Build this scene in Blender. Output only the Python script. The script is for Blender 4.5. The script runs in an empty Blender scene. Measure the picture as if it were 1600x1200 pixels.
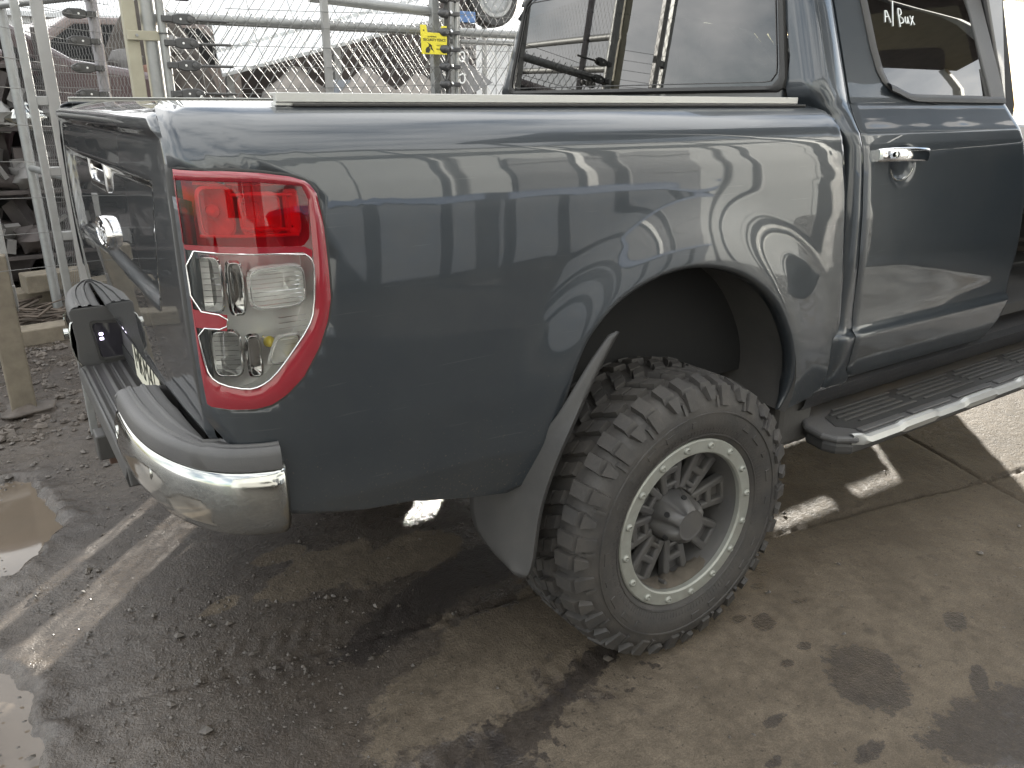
import bpy, math, random
import numpy as np
from mathutils import Vector, Matrix
R = math.radians
random.seed(7); rng = np.random.default_rng(7)
S = bpy.context.scene
COL = S.collection

# ------------------------------------------------------------------ camera
CAM = (-1.35704, -1.32909, 1.38779)
yaw, pit, roll, fpx = R(56.3554), R(19.4964), R(-0.138), 1235.52
fw = Vector((math.cos(yaw)*math.cos(pit), math.sin(yaw)*math.cos(pit), -math.sin(pit)))
rt = Vector((math.sin(yaw), -math.cos(yaw), 0)); dn = -rt.cross(fw)
r2 = math.cos(roll)*rt + math.sin(roll)*dn; d2 = -math.sin(roll)*rt + math.cos(roll)*dn
cd = bpy.data.cameras.new('camera'); cam = bpy.data.objects.new('camera', cd); COL.objects.link(cam)
M = Matrix((r2, -d2, -fw)).transposed().to_4x4(); M.translation = CAM; cam.matrix_world = M
cd.sensor_width = 36; cd.sensor_fit = 'HORIZONTAL'; cd.lens = 36*fpx/1600
cd.clip_start = .02; cd.clip_end = 600
S.camera = cam

# ------------------------------------------------------------------ light
SUN_AZ, SUN_EL = R(47.2), R(13.6)          # azimuth from +x towards +y
world = bpy.data.worlds.new('World'); S.world = world; world.use_nodes = True
nt = world.node_tree; nt.nodes.clear()
out = nt.nodes.new('ShaderNodeOutputWorld'); bg = nt.nodes.new('ShaderNodeBackground')
sky = nt.nodes.new('ShaderNodeTexSky'); sky.sky_type = 'NISHITA'; sky.sun_disc = False
sky.sun_elevation = SUN_EL; sky.sun_rotation = R(90)-SUN_AZ; sky.air_density = 1.0; sky.dust_density = .9
tc = nt.nodes.new('ShaderNodeTexCoord'); mp = nt.nodes.new('ShaderNodeMapping'); mp.inputs['Scale'].default_value = (1, 1, 2.2)
nz = nt.nodes.new('ShaderNodeTexNoise'); nz.inputs['Scale'].default_value = 1.7; nz.inputs['Detail'].default_value = 7; nz.inputs['Roughness'].default_value = .55
cr = nt.nodes.new('ShaderNodeValToRGB'); cr.color_ramp.elements[0].position = .38; cr.color_ramp.elements[1].position = .56
mx = nt.nodes.new('ShaderNodeMixRGB'); mx.inputs['Color2'].default_value = (10.5, 10.5, 10.4, 1)
nt.links.new(tc.outputs['Generated'], mp.inputs['Vector']); nt.links.new(mp.outputs['Vector'], nz.inputs['Vector'])
nt.links.new(nz.outputs['Fac'], cr.inputs['Fac']); nt.links.new(cr.outputs['Color'], mx.inputs['Fac'])
nt.links.new(sky.outputs['Color'], mx.inputs['Color1']); nt.links.new(mx.outputs['Color'], bg.inputs['Color'])
bg.inputs['Strength'].default_value = .052; nt.links.new(bg.outputs['Background'], out.inputs['Surface'])
sl = bpy.data.lights.new('sun', 'SUN'); sl.energy = 4.2; sl.angle = R(.6); sl.color = (1, .95, .86)
sun = bpy.data.objects.new('sun', sl); COL.objects.link(sun)
sd = Vector((math.cos(SUN_AZ)*math.cos(SUN_EL), math.sin(SUN_AZ)*math.cos(SUN_EL), math.sin(SUN_EL)))
sun.rotation_euler = sd.to_track_quat('Z', 'Y').to_euler(); sun.location = sd*30
S.view_settings.view_transform = 'Standard'; S.view_settings.look = 'None'
S.view_settings.exposure = 2.45; S.view_settings.gamma = 1.0; S.view_settings.use_curve_mapping = False
S.cycles.max_bounces = 10; S.cycles.transparent_max_bounces = 24

# ------------------------------------------------------------------ materials
def mat(name, col, rough=.6, metal=0, coat=0, coat_r=.05, var=.0, vscale=8, bump=0, bscale=60, dust=0, dcol=(.2, .18, .15), dscale=5, rvar=0, spec=.5):
    m = bpy.data.materials.new(name); m.use_nodes = True; n = m.node_tree; L = n.links.new
    b = n.nodes['Principled BSDF']; b.inputs['Base Color'].default_value = (*col, 1); b.inputs['Roughness'].default_value = rough
    b.inputs['Metallic'].default_value = metal; b.inputs['Coat Weight'].default_value = coat; b.inputs['Coat Roughness'].default_value = coat_r
    b.inputs['Specular IOR Level'].default_value = spec
    tc = n.nodes.new('ShaderNodeTexCoord')
    def noise(sc, det=6, ro=.6):
        t = n.nodes.new('ShaderNodeTexNoise'); t.inputs['Scale'].default_value = sc; t.inputs['Detail'].default_value = det
        t.inputs['Roughness'].default_value = ro; L(tc.outputs['Object'], t.inputs['Vector']); return t.outputs['Fac']
    src = None
    if var:
        a = noise(vscale); mr = n.nodes.new('ShaderNodeMapRange'); mr.inputs[1].default_value = .3; mr.inputs[2].default_value = .7
        mr.inputs[3].default_value = 1-var; mr.inputs[4].default_value = 1+var; L(a, mr.inputs[0])
        mu = n.nodes.new('ShaderNodeMixRGB'); mu.blend_type = 'MULTIPLY'; mu.inputs['Fac'].default_value = 1
        mu.inputs['Color1'].default_value = (*col, 1); L(mr.outputs[0], mu.inputs['Color2']); src = mu.outputs['Color']
    if dust:
        a = noise(dscale, 8, .68); mr = n.nodes.new('ShaderNodeMapRange'); mr.inputs[1].default_value = .35; mr.inputs[2].default_value = .75
        mr.inputs[3].default_value = dust*.25; mr.inputs[4].default_value = dust; L(a, mr.inputs[0])
        mi = n.nodes.new('ShaderNodeMixRGB'); L(mr.outputs[0], mi.inputs['Fac']); mi.inputs['Color2'].default_value = (*dcol, 1)
        if src: L(src, mi.inputs['Color1'])
        else: mi.inputs['Color1'].default_value = (*col, 1)
        src = mi.outputs['Color']
    if src: L(src, b.inputs['Base Color'])
    if rvar:
        a = noise(vscale*2.3, 5, .7); mr = n.nodes.new('ShaderNodeMapRange'); mr.inputs[1].default_value = .35; mr.inputs[2].default_value = .7
        mr.inputs[3].default_value = max(rough-rvar, 0); mr.inputs[4].default_value = rough+rvar; L(a, mr.inputs[0]); L(mr.outputs[0], b.inputs['Roughness'])
    if bump:
        a = noise(bscale, 6, .65); bp_ = n.nodes.new('ShaderNodeBump'); bp_.inputs['Strength'].default_value = bump; bp_.inputs['Distance'].default_value = .004
        L(a, bp_.inputs['Height']); L(bp_.outputs['Normal'], b.inputs['Normal'])
    return m
def glass(name, tint, ior=1.5, refl=1.0):
    m = bpy.data.materials.new(name); m.use_nodes = True; n = m.node_tree; L = n.links.new; n.nodes.clear()
    o = n.nodes.new('ShaderNodeOutputMaterial'); mix = n.nodes.new('ShaderNodeMixShader'); tr = n.nodes.new('ShaderNodeBsdfTransparent'); g = n.nodes.new('ShaderNodeBsdfGlossy')
    tr.inputs['Color'].default_value = (*tint, 1); g.inputs['Roughness'].default_value = .012; g.inputs['Color'].default_value = (refl, refl, refl, 1)
    f = n.nodes.new('ShaderNodeFresnel'); f.inputs['IOR'].default_value = ior
    L(f.outputs[0], mix.inputs[0]); L(tr.outputs[0], mix.inputs[1]); L(g.outputs[0], mix.inputs[2]); L(mix.outputs[0], o.inputs[0]); return m
def paint(name, col):
    """metallic body paint under clear coat with fine flake and a thin film of road dust"""
    m = mat(name, col, rough=.36, metal=.35, coat=1, coat_r=.02, dust=.19, dcol=(.13, .125, .115), dscale=3.2)
    n = m.node_tree; L = n.links.new; b = n.nodes['Principled BSDF']; tc = n.nodes.new('ShaderNodeTexCoord')
    # panel waviness, hair scratches and a mist of dried spray that thickens towards the sill
    w = n.nodes.new('ShaderNodeTexNoise'); w.inputs['Scale'].default_value = 2.6; w.inputs['Detail'].default_value = 1.5; L(tc.outputs['Object'], w.inputs['Vector'])
    bu = n.nodes.new('ShaderNodeBump'); bu.inputs['Strength'].default_value = .10; bu.inputs['Distance'].default_value = .02; L(w.outputs['Fac'], bu.inputs['Height'])
    L(bu.outputs[0], b.inputs['Coat Normal']); L(bu.outputs[0], b.inputs['Normal'])
    old = b.inputs['Base Color'].links[0].from_socket
    mp = n.nodes.new('ShaderNodeMapping'); mp.inputs['Rotation'].default_value = (.2, .5, .3); mp.inputs['Scale'].default_value = (3, 3, 90); L(tc.outputs['Object'], mp.inputs['Vector'])
    s = n.nodes.new('ShaderNodeTexNoise'); s.inputs['Scale'].default_value = 2.2; s.inputs['Detail'].default_value = 2; L(mp.outputs[0], s.inputs['Vector'])
    sr = n.nodes.new('ShaderNodeMapRange'); sr.inputs[1].default_value = .70; sr.inputs[2].default_value = .76; sr.inputs[3].default_value = 0; sr.inputs[4].default_value = .08; L(s.outputs['Fac'], sr.inputs[0])
    m1 = n.nodes.new('ShaderNodeMixRGB'); L(sr.outputs[0], m1.inputs['Fac']); L(old, m1.inputs['Color1']); m1.inputs['Color2'].default_value = (.3, .3, .3, 1)
    sp = n.nodes.new('ShaderNodeTexNoise'); sp.inputs['Scale'].default_value = 190; sp.inputs['Detail'].default_value = 2; L(tc.outputs['Object'], sp.inputs['Vector'])
    xyz = n.nodes.new('ShaderNodeSeparateXYZ'); L(tc.outputs['Object'], xyz.inputs[0])
    g = n.nodes.new('ShaderNodeMapRange'); g.inputs[1].default_value = 1.0; g.inputs[2].default_value = .55; g.inputs[3].default_value = .79; g.inputs[4].default_value = .60; L(xyz.outputs['Z'], g.inputs[0])
    gt = n.nodes.new('ShaderNodeMath'); gt.operation = 'SUBTRACT'; L(sp.outputs['Fac'], gt.inputs[0]); L(g.outputs[0], gt.inputs[1])
    gm = n.nodes.new('ShaderNodeMath'); gm.operation = 'MULTIPLY'; gm.use_clamp = True; gm.inputs[1].default_value = 9; L(gt.outputs[0], gm.inputs[0])
    gk = n.nodes.new('ShaderNodeMath'); gk.operation = 'MULTIPLY'; gk.inputs[1].default_value = .55; L(gm.outputs[0], gk.inputs[0])
    m2 = n.nodes.new('ShaderNodeMixRGB'); L(gk.outputs[0], m2.inputs['Fac']); L(m1.outputs[0], m2.inputs['Color1']); m2.inputs['Color2'].default_value = (.15, .125, .095, 1)
    L(m2.outputs[0], b.inputs['Base Color'])
    cw = n.nodes.new('ShaderNodeMath'); cw.operation = 'SUBTRACT'; cw.use_clamp = True; cw.inputs[0].default_value = 1; L(gk.outputs[0], cw.inputs[1]); L(cw.outputs[0], b.inputs['Coat Weight'])
    return m

PAINT = paint('slate_paint', (.027, .035, .043))
PAINT2 = paint('dark_paint', (.03, .03, .033))
CHROME = mat('chrome', (.46, .47, .45), rough=.11, metal=1, rvar=.06, vscale=9, dust=.25, dcol=(.3, .29, .26), dscale=6)
CHROME2 = mat('bright_chrome', (.75, .75, .75), rough=.07, metal=1)
BLACKP = mat('black_plastic', (.03, .03, .031), rough=.5, dust=.45, dcol=(.095, .09, .08), dscale=7, bump=.12, bscale=350)
GREYP = mat('grey_plastic', (.058, .058, .06), rough=.46, dust=.4, dcol=(.135, .13, .12), dscale=6, bump=.15, bscale=400)
RUBBER = mat('black_rubber', (.02, .02, .02), rough=.6, dust=.25, dcol=(.1, .095, .085))
TYRE = mat('tyre_rubber', (.024, .024, .025), rough=.66, dust=.8, dcol=(.074, .066, .057), dscale=11, bump=.25, bscale=120, rvar=.12)
MUD = mat('dried_mud', (.085, .072, .056), rough=.9, var=.3, bump=.6, bscale=90)
LINER = mat('dusty_liner', (.048, .046, .044), rough=.8, dust=.7, dcol=(.09, .085, .077), dscale=6, bump=.25, bscale=50)
RIM = mat('grey_alloy', (.075, .075, .08), rough=.5, metal=.25, dust=.65, dcol=(.13, .12, .10), dscale=9, bump=.1, bscale=200)
RING = mat('brushed_alloy', (.34, .35, .32), rough=.5, metal=.5, dust=.55, dcol=(.22, .21, .18), dscale=12, var=.12, vscale=30)
ALU = mat('aluminium', (.5, .5, .48), rough=.42, metal=.7, dust=.3, dcol=(.4, .4, .38))
LIGHTENED = mat('lightened_inner_panel', (.27, .26, .245), rough=.85, dust=.6, dcol=(.33, .31, .28), dscale=7, var=.25, vscale=9, bump=.3, bscale=40)  # dusty liner tone, paled to make up for missing light deep in the arch
DARK = mat('dark_void', (.012, .012, .012), rough=.9)
SEAT = mat('dark_cloth', (.03, .03, .032), rough=.9, var=.2)
LINING = mat('roof_lining', (.3, .29, .27), rough=.9)
GL_DOOR = glass('tinted_glass', (.004, .0045, .0044), 2.1)
GL_BACK = glass('rear_glass', (.06, .072, .068), 1.9)
GL_CLEAR = glass('clear_lens', (.93, .94, .93), 1.5)
GL_RED = glass('red_lens', (.80, .020, .045), 1.5)
REDRIM = mat('red_rim', (.23, .004, .014), rough=.14, coat=1, coat_r=.03, dust=.10, dcol=(.35, .25, .25))
LAMPGREY = mat('lamp_bowl', (.92, .92, .91), rough=.2, metal=.35, rvar=.05, vscale=25)
AMBER = mat('amber_bulb', (.75, .6, .08), rough=.2, coat=1)
REDREF = mat('red_reflector', (.9, .85, .85), rough=.25, metal=.0)
GALV = mat('galvanised_steel', (.27, .278, .278), rough=.48, metal=.55, var=.14, vscale=18, dust=.35, dcol=(.33, .32, .29))
WIRE = mat('galvanised_wire', (.17, .17, .165), rough=.6, metal=0, var=.1, spec=.3)
CREAM = mat('cream_post_paint', (.34, .32, .24), rough=.6, var=.15, vscale=9, dust=.3, dcol=(.25, .23, .18))
BLACKINS = mat('black_insulator', (.04, .04, .042), rough=.4, dust=.2, dcol=(.2, .2, .19))
WHITEP = mat('white_plastic', (.75, .75, .73), rough=.4)
YELLOW = mat('sign_yellow', (.72, .62, .04), rough=.45, var=.05)
INK = mat('sign_ink', (.03, .03, .02), rough=.6)
CHALK = mat('paint_pen', (.8, .82, .8), rough=.7)
PLATE = mat('plate_white', (.72, .70, .58), rough=.4)
TIMBER = mat('weathered_timber', (.17, .148, .112), rough=.85, var=.25, vscale=14, bump=.5, bscale=60, dust=.3, dcol=(.14, .11, .08))
MAROON = mat('maroon_panel', (.05, .024, .026), rough=.35, coat=.6, dust=.5, dcol=(.1, .075, .07), dscale=3)
DKSCRAP = mat('dark_scrap', (.05, .042, .04), rough=.7, var=.4, vscale=5)
GREYSCRAP = mat('grey_scrap', (.14, .135, .13), rough=.5, var=.3, vscale=6)
PALE = mat('pale_scrap', (.27, .268, .26), rough=.4, var=.15, vscale=5)
WHITESHEET = mat('white_roof_sheet', (.56, .57, .57), rough=.5, var=.05, vscale=2, dust=.15, dcol=(.5, .5, .48))
SACK = mat('grey_sack', (.24, .22, .20), rough=.9, var=.25, vscale=7, bump=.5, bscale=25)
BROWN = mat('brown_heap', (.055, .047, .040), rough=.95, var=.5, vscale=7, bump=.8, bscale=20)
BLUE = mat('blue_paint', (.05, .14, .33), rough=.45, var=.15, dust=.2)
CLAD = mat('grey_cladding', (.36, .38, .38), rough=.5, var=.08, vscale=1.5, dust=.2, dcol=(.3, .29, .26), dscale=.8)
WALLW = mat('white_cladding', (.55, .55, .54), rough=.5, var=.06, vscale=1)

# ------------------------------------------------------------------ mesh helpers
def V3(a): return np.asarray(a, float)
class MB:
    def __init__(s): s.v = []; s.f = []
    def add(s, vs, fs):
        o = len(s.v); s.v.extend([tuple(map(float, p)) for p in vs]); s.f.extend([tuple(i+o for i in f) for f in fs]); return s
    def box(s, c, d, rz=0, ry=0, rx=0, taper=1):
        x, y, z = (q/2 for q in d); P = []
        for k in (-1, 1):
            t = taper if k > 0 else 1
            P += [(-x*t, -y*t, k*z), (x*t, -y*t, k*z), (x*t, y*t, k*z), (-x*t, y*t, k*z)]
        m = Matrix.Rotation(rz, 3, 'Z') @ Matrix.Rotation(ry, 3, 'Y') @ Matrix.Rotation(rx, 3, 'X')
        P = [m @ Vector(p) + Vector(c) for p in P]
        return s.add(P, [(3, 2, 1, 0), (4, 5, 6, 7), (0, 1, 5, 4), (1, 2, 6, 5), (2, 3, 7, 6), (3, 0, 4, 7)])
    def tube(s, pts, r, n=8, cap=True):
        pts = [Vector(p) for p in pts]; rs = r if hasattr(r, '__len__') else [r]*len(pts); vs = []; fs = []; up = None
        for i, p in enumerate(pts):
            t = (pts[min(i+1, len(pts)-1)] - pts[max(i-1, 0)]).normalized()
            if up is None: up = Vector((0, 0, 1)) if abs(t.z) < .9 else Vector((1, 0, 0))
            a = t.cross(up).normalized(); b = a.cross(t).normalized(); up = b
            for k in range(n):
                th = 2*math.pi*k/n; vs.append(p + rs[i]*(math.cos(th)*a + math.sin(th)*b))
        for i in range(len(pts)-1):
            for k in range(n):
                q = i*n+k; w = i*n+(k+1) % n; fs.append((q, w, w+n, q+n))
        if cap: fs.append(tuple(range(n))[::-1]); fs.append(tuple(range((len(pts)-1)*n, len(pts)*n)))
        return s.add(vs, fs)
    def grid(s, G, flip=False, closed=False):
        G = np.asarray(G, float); a, b = G.shape[:2]; fs = []
        for i in range(a-1):
            for j in range(b if closed else b-1):
                j2 = (j+1) % b
                q = (i*b+j, i*b+j2, (i+1)*b+j2, (i+1)*b+j); fs.append(q[::-1] if flip else q)
        return s.add(G.reshape(-1, 3), fs)
    def prism(s, poly, off):
        """planar polygon (3-D points) pushed along a vector"""
        n = len(poly); off = Vector(off); a = [Vector(p) for p in poly]
        nrm = Vector((0, 0, 0))
        for i in range(n): nrm += a[i].cross(a[(i+1) % n])
        if nrm.dot(off) > 0: a = a[::-1]
        vs = a + [p+off for p in a]
        fs = [tuple(range(n)), tuple(range(2*n-1, n-1, -1))] + [(i, i+n, (i+1) % n + n, (i+1) % n) for i in range(n)]
        return s.add(vs, fs)
    def lathe(s, prof, c, axis='y', n=64, a0=0, a1=2*math.pi):
        """prof: list of (radius, along axis)"""
        G = []; full = abs(a1-a0-2*math.pi) < 1e-6; m = n if full else n+1
        for (r, h) in prof:
            row = []
            for k in range(m):
                t = a0+(a1-a0)*k/n; u, w = r*math.cos(t), r*math.sin(t)
                row.append((c[0]+u, c[1]+h, c[2]+w) if axis == 'y' else ((c[0]+u, c[1]+w, c[2]+h) if axis == 'z' else (c[0]+h, c[1]+u, c[2]+w)))
            G.append(row)
        return s.grid(G, closed=full)
    def blob(s, c, d, seed=0, n=10, rough=.25):
        r_ = np.random.default_rng(seed); G = []; ph = r_.uniform(0, 6, 8)
        for i in range(n+1):
            th = math.pi*i/n; row = []
            for k in range(2*n):
                p = math.pi*k/n; q = 1+rough*(.5*math.sin(3*p+ph[0]+2*th)+.35*math.sin(5*p+ph[1]-3*th)*math.sin(th*2+ph[2])+.3*math.sin(7*th+ph[3]+p))
                row.append((c[0]+d[0]/2*q*math.sin(th)*math.cos(p), c[1]+d[1]/2*q*math.sin(th)*math.sin(p), c[2]+d[2]/2*q*math.cos(th)))
            G.append(row)
        return s.grid(G, closed=True, flip=True)
    def build(s, name, m, parent=None, smooth=None, bevel=0, solid=0, bseg=2, base=None, recalc=True):
        loc = Vector(parent['_o']) if parent is not None else Vector(base or (0, 0, 0))
        me = bpy.data.meshes.new(name); me.from_pydata([Vector(p)-loc for p in s.v], [], s.f); me.update()
        if recalc:
            import bmesh
            bm = bmesh.new(); bm.from_mesh(me); bmesh.ops.recalc_face_normals(bm, faces=bm.faces); bm.to_mesh(me); bm.free()
        me.materials.append(m); o = bpy.data.objects.new(name, me); COL.objects.link(o)
        if parent is not None: o.parent = parent; 
        else: o.location = loc
        o['_o'] = tuple(loc)
        if solid:
            md = o.modifiers.new('solid', 'SOLIDIFY'); md.thickness = abs(solid); md.offset = -1 if solid > 0 else 1
        if bevel:
            md = o.modifiers.new('bevel', 'BEVEL'); md.width = bevel; md.segments = bseg; md.limit_method = 'ANGLE'; md.angle_limit = R(38)
        if smooth is not None:
            me.shade_smooth()
            if smooth < 179: 
                try: me.set_sharp_from_angle(angle=R(smooth))
                except Exception: pass
        return o
def thing(name, label, cat, loc=(0, 0, 0), group=None):
    o = bpy.data.objects.new(name, None); COL.objects.link(o); o.location = loc; o.empty_display_size = .1
    o['label'] = label; o['category'] = cat; o['_o'] = tuple(loc)
    if group: o['group'] = group
    return o
def tag(o, label=None, cat=None, group=None, kind=None):
    for k, v in (('label', label), ('category', cat), ('group', group), ('kind', kind)):
        if v: o[k] = v
    return o
def text_mesh(name, s, size, m, parent, M4, ext=.0006, shear=0, bold=0):
    cu = bpy.data.curves.new(name, 'FONT'); cu.body = s; cu.size = size; cu.extrude = ext; cu.shear = shear; cu.align_x = 'CENTER'; cu.align_y = 'CENTER'; cu.offset = bold
    ob = bpy.data.objects.new(name, cu); COL.objects.link(ob)
    me = bpy.data.meshes.new_from_object(ob.evaluated_get(bpy.context.evaluated_depsgraph_get()))
    bpy.data.objects.remove(ob); bpy.data.curves.remove(cu)
    me.transform(M4); me.transform(Matrix.Translation(-Vector(parent['_o']))); me.materials.clear(); me.materials.append(m)
    o = bpy.data.objects.new(name, me); COL.objects.link(o); o.parent = parent; o['_o'] = tuple(parent['_o']); return o
def frame(o, xax, yax):
    """matrix taking local x, y to the given directions, at o"""
    x = Vector(xax).normalized(); z = x.cross(Vector(yax)).normalized(); y = z.cross(x)
    m = Matrix((x, y, z)).transposed().to_4x4(); m.translation = Vector(o); return m
def smooth01(t): t = np.clip(t, 0, 1); return t*t*(3-2*t)
def fbm(x, y, scale, octv=4, seed=0):
    """value noise on arrays"""
    tot = np.zeros_like(x); amp = 1; nrm = 0
    for o in range(octv):
        g = np.random.default_rng(seed*31+o).random((64, 64))
        X = x*scale*2**o; Y_ = y*scale*2**o; ix = np.floor(X).astype(int); iy = np.floor(Y_).astype(int); fx = X-ix; fy = Y_-iy
        fx = fx*fx*(3-2*fx); fy = fy*fy*(3-2*fy); a = g[ix % 64, iy % 64]; b = g[(ix+1) % 64, iy % 64]; c = g[ix % 64, (iy+1) % 64]; d = g[(ix+1) % 64, (iy+1) % 64]
        tot += amp*((a*(1-fx)+b*fx)*(1-fy)+(c*(1-fx)+d*fx)*fy); nrm += amp; amp *= .5
    return tot/nrm
def resample(P, n):
    P = V3(P); d = np.r_[0, np.cumsum(np.linalg.norm(np.diff(P, axis=0), axis=1))]; t = np.linspace(0, d[-1], n)
    return np.stack([np.interp(t, d, P[:, k]) for k in range(P.shape[1])], 1)
def chaikin(P, it=2, closed=False):
    P = V3(P)
    for _ in range(it):
        Q = np.roll(P, -1, 0) if closed else P[1:]; B = P if closed else P[:-1]
        N = np.stack([.75*B+.25*Q, .25*B+.75*Q], 1).reshape(-1, P.shape[1])
        P = N if closed else np.vstack([P[:1], N, P[-1:]])
    return P

# ------------------------------------------------------------------ ground
def poly_dist(px, py, poly):
    """signed distance to a polygon, negative inside"""
    d = np.full(px.shape, 1e9); ins = np.zeros(px.shape, bool); n = len(poly)
    for i in range(n):
        a = V3(poly[i]); b = V3(poly[(i+1) % n]); e = b-a; wx, wy = px-a[0], py-a[1]
        t = np.clip((wx*e[0]+wy*e[1])/(e@e), 0, 1); d = np.minimum(d, np.hypot(wx-t*e[0], wy-t*e[1]))
        c = ((a[1] > py) != (b[1] > py)) & (px < (b[0]-a[0])*(py-a[1])/(b[1]-a[1]+1e-12)+a[0]); ins ^= c
    return np.where(ins, -d, d)
PUDDLE = [(-1.62, 2.12), (-1.478, 2.10), (-1.36, 2.05), (-1.33, 1.88), (-1.285, 1.66), (-1.32, 1.52), (-1.385, 1.37), (-1.44, 1.31), (-1.53, 1.26), (-1.9, 1.22), (-2.6, 1.35), (-2.8, 1.9), (-2.2, 2.25)]
PUDDLE2 = [(-1.53, .95), (-1.44, .78), (-1.41, .62), (-1.42, .45), (-1.45, .30), (-2.0, .1), (-2.6, .3), (-2.5, .9), (-1.9, 1.05)]
def build_ground():
    x0, x1, y0, y1, st = -2.9, 3.1, -1.5, 4.6, .0125
    nx, ny = int((x1-x0)/st)+1, int((y1-y0)/st)+1
    gx, gy = np.meshgrid(np.linspace(x0, x1, nx), np.linspace(y0, y1, ny), indexing='ij')
    wob = (fbm(gx, gy, 9, 4, 3)-.5)*.11
    dP = np.minimum(poly_dist(gx, gy, PUDDLE), poly_dist(gx, gy, PUDDLE2)+.02) + wob
    z = (fbm(gx, gy, 1.3, 3, 1)-.5)*.012
    muddy = smooth01((-.45-gx+.5*(fbm(gx, gy, 2, 3, 5)-.5))/.5)*smooth01((3.6-gy)/.5)*.75+smooth01((gy-2.2)/.5)
    muddy = np.clip(muddy, 0.12, 1)
    clod = np.clip(fbm(gx, gy, 22, 4, 2)-.50, 0, 1)
    patch = smooth01((fbm(gx, gy, 3.1, 3, 8)-.42)/.2)
    z += muddy*patch*clod*.022 + (fbm(gx, gy, 40, 2, 9)-.5)*.0025*(.4+muddy)
    # raised crumbly rim and bowl of the puddles
    rim = np.exp(-(dP/.045)**2); z += rim*(.010+.028*np.clip(fbm(gx, gy, 26, 3, 12)-.38, 0, 1))
    z = z*(1-.75*smooth01(-dP/.05)) - .030*smooth01((.01-dP)/.06)
    # shallow tyre ruts with lug prints, coming from the wheel towards the viewer
    def rut(ax, ay, bx, by, w, depth, ph):
        nonlocal z
        L = math.hypot(bx-ax, by-ay); ux, uy = (bx-ax)/L, (by-ay)/L
        s = (gx-ax)*ux+(gy-ay)*uy; t = -(gx-ax)*uy+(gy-ay)*ux
        m_ = smooth01((w-np.abs(t))/.03)*smooth01(s/.05)*smooth01((L-s)/.2)*smooth01((fbm(gx, gy, 4, 2, 20)-.3)/.2)
        lug = (np.sin((s+.35*np.abs(t))*2*math.pi/.058+ph+np.sign(t)*1.2) > -.1)*(np.abs(t) > .015)
        z -= m_*depth*(.35+.65*lug*(fbm(gx, gy, 12, 2, 21) > .35))
    rut(-.05, -.02, -1.35, -.28, .12, .009, 0); rut(-.35, .40, -1.2, .52, .11, .005, 1)
    # saw-cut slab joints
    def joint(ax, ay, bx, by):
        nonlocal z
        L = math.hypot(bx-ax, by-ay); ux, uy = (bx-ax)/L, (by-ay)/L
        t = -(gx-ax)*uy+(gy-ay)*ux + (fbm(gx, gy, 3, 2, 30)-.5)*.02
        z -= .010*np.exp(-(t/.007)**2)
    joint(1.95, .55, 1.60, -.45); joint(-.845, .44, -.62, .40)
    # wear masks stored on the vertices: how wet the dirt is, how much tan silt has dried on the slab
    def blobs(lst):
        m_ = np.zeros_like(gx)
        for (bx, by, rx, ry, ang, a) in lst:
            c, s_ = math.cos(R(ang)), math.sin(R(ang)); dx, dy = gx-bx, gy-by
            q = np.sqrt(((dx*c+dy*s_)/rx)**2+((-dx*s_+dy*c)/ry)**2); m_ = np.maximum(m_, a*np.clip(1.35-q, 0, 1))
        return m_
    silt = blobs([(1.2, 0, 2.0, .9, 10, .95), (.2, -.45, .9, .35, 12, .95), (-.35, -.28, .42, .2, 20, .75), (-.5, .15, .38, .15, 24, .95), (-.15, .30, .3, .1, 24, .8), (-.66, .80, .22, .12, 20, .9), (-.40, .72, .25, .13, 10, .8), (-.75, .95, .14, .06, 10, .8), (-.98, .78, .07, .03, 20, .7), (2, 1, 1.6, .6, 0, .7)])
    dark = blobs([(.33, -.44, .15, .12, 40, .95), (.50, .03, .05, .03, 0, .9), (.42, -.02, .03, .02, 0, .9), (.29, -.15, .05, .035, 20, .95), (.24, -.10, .03, .02, 0, .9), (.46, -.14, .05, .015, -20, .8), (.20, -.30, .03, .02, 0, .8), (.30, -.28, .03, .02, 0, .8), (.75, -.45, .07, .04, 30, .8), (.55, -.62, .10, .03, 30, .8), (.1, -.6, .07, .03, 0, .8),
                  (.40, .25, .10, .05, 0, .6), (.62, .30, .05, .03, 0, .7), (.0, -.42, .05, .02, 0, .8), (-.1, -.5, .04, .02, 0, .8), (.5, -.75, .35, .14, -12, .9), (-.42, .50, .50, .10, 22, .95), (-.15, .55, .25, .10, 22, .95), (-.55, -.12, .4, .07, 16, .75), (-.25, -.03, .3, .06, 18, .7), (.05, .02, .14, .1, 10, .8)])
    def prints(ax, ay, bx, by, w, amt, ph):
        L = math.hypot(bx-ax, by-ay); ux, uy = (bx-ax)/L, (by-ay)/L
        s = (gx-ax)*ux+(gy-ay)*uy; t = -(gx-ax)*uy+(gy-ay)*ux
        m_ = smooth01((w-np.abs(t))/.02)*smooth01(s/.1)*smooth01((L-s)/.3)
        lug = smooth01((np.sin((s+.45*np.abs(t))*2*math.pi/.062+ph+np.sign(t)*1.3)+.25)/.3)*smooth01((np.abs(t)-.012)/.012)
        return amt*m_*lug*smooth01((fbm(gx, gy, 5, 2, 44)-.30)/.12)
    dark = np.maximum(dark, prints(-.02, -.03, -1.1, -.24, .115, .50, 0))
    mesh_from_grid('ground', gx, gy, z, dict(silt=silt, dark=dark, mudm=muddy))
    return dP
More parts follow.
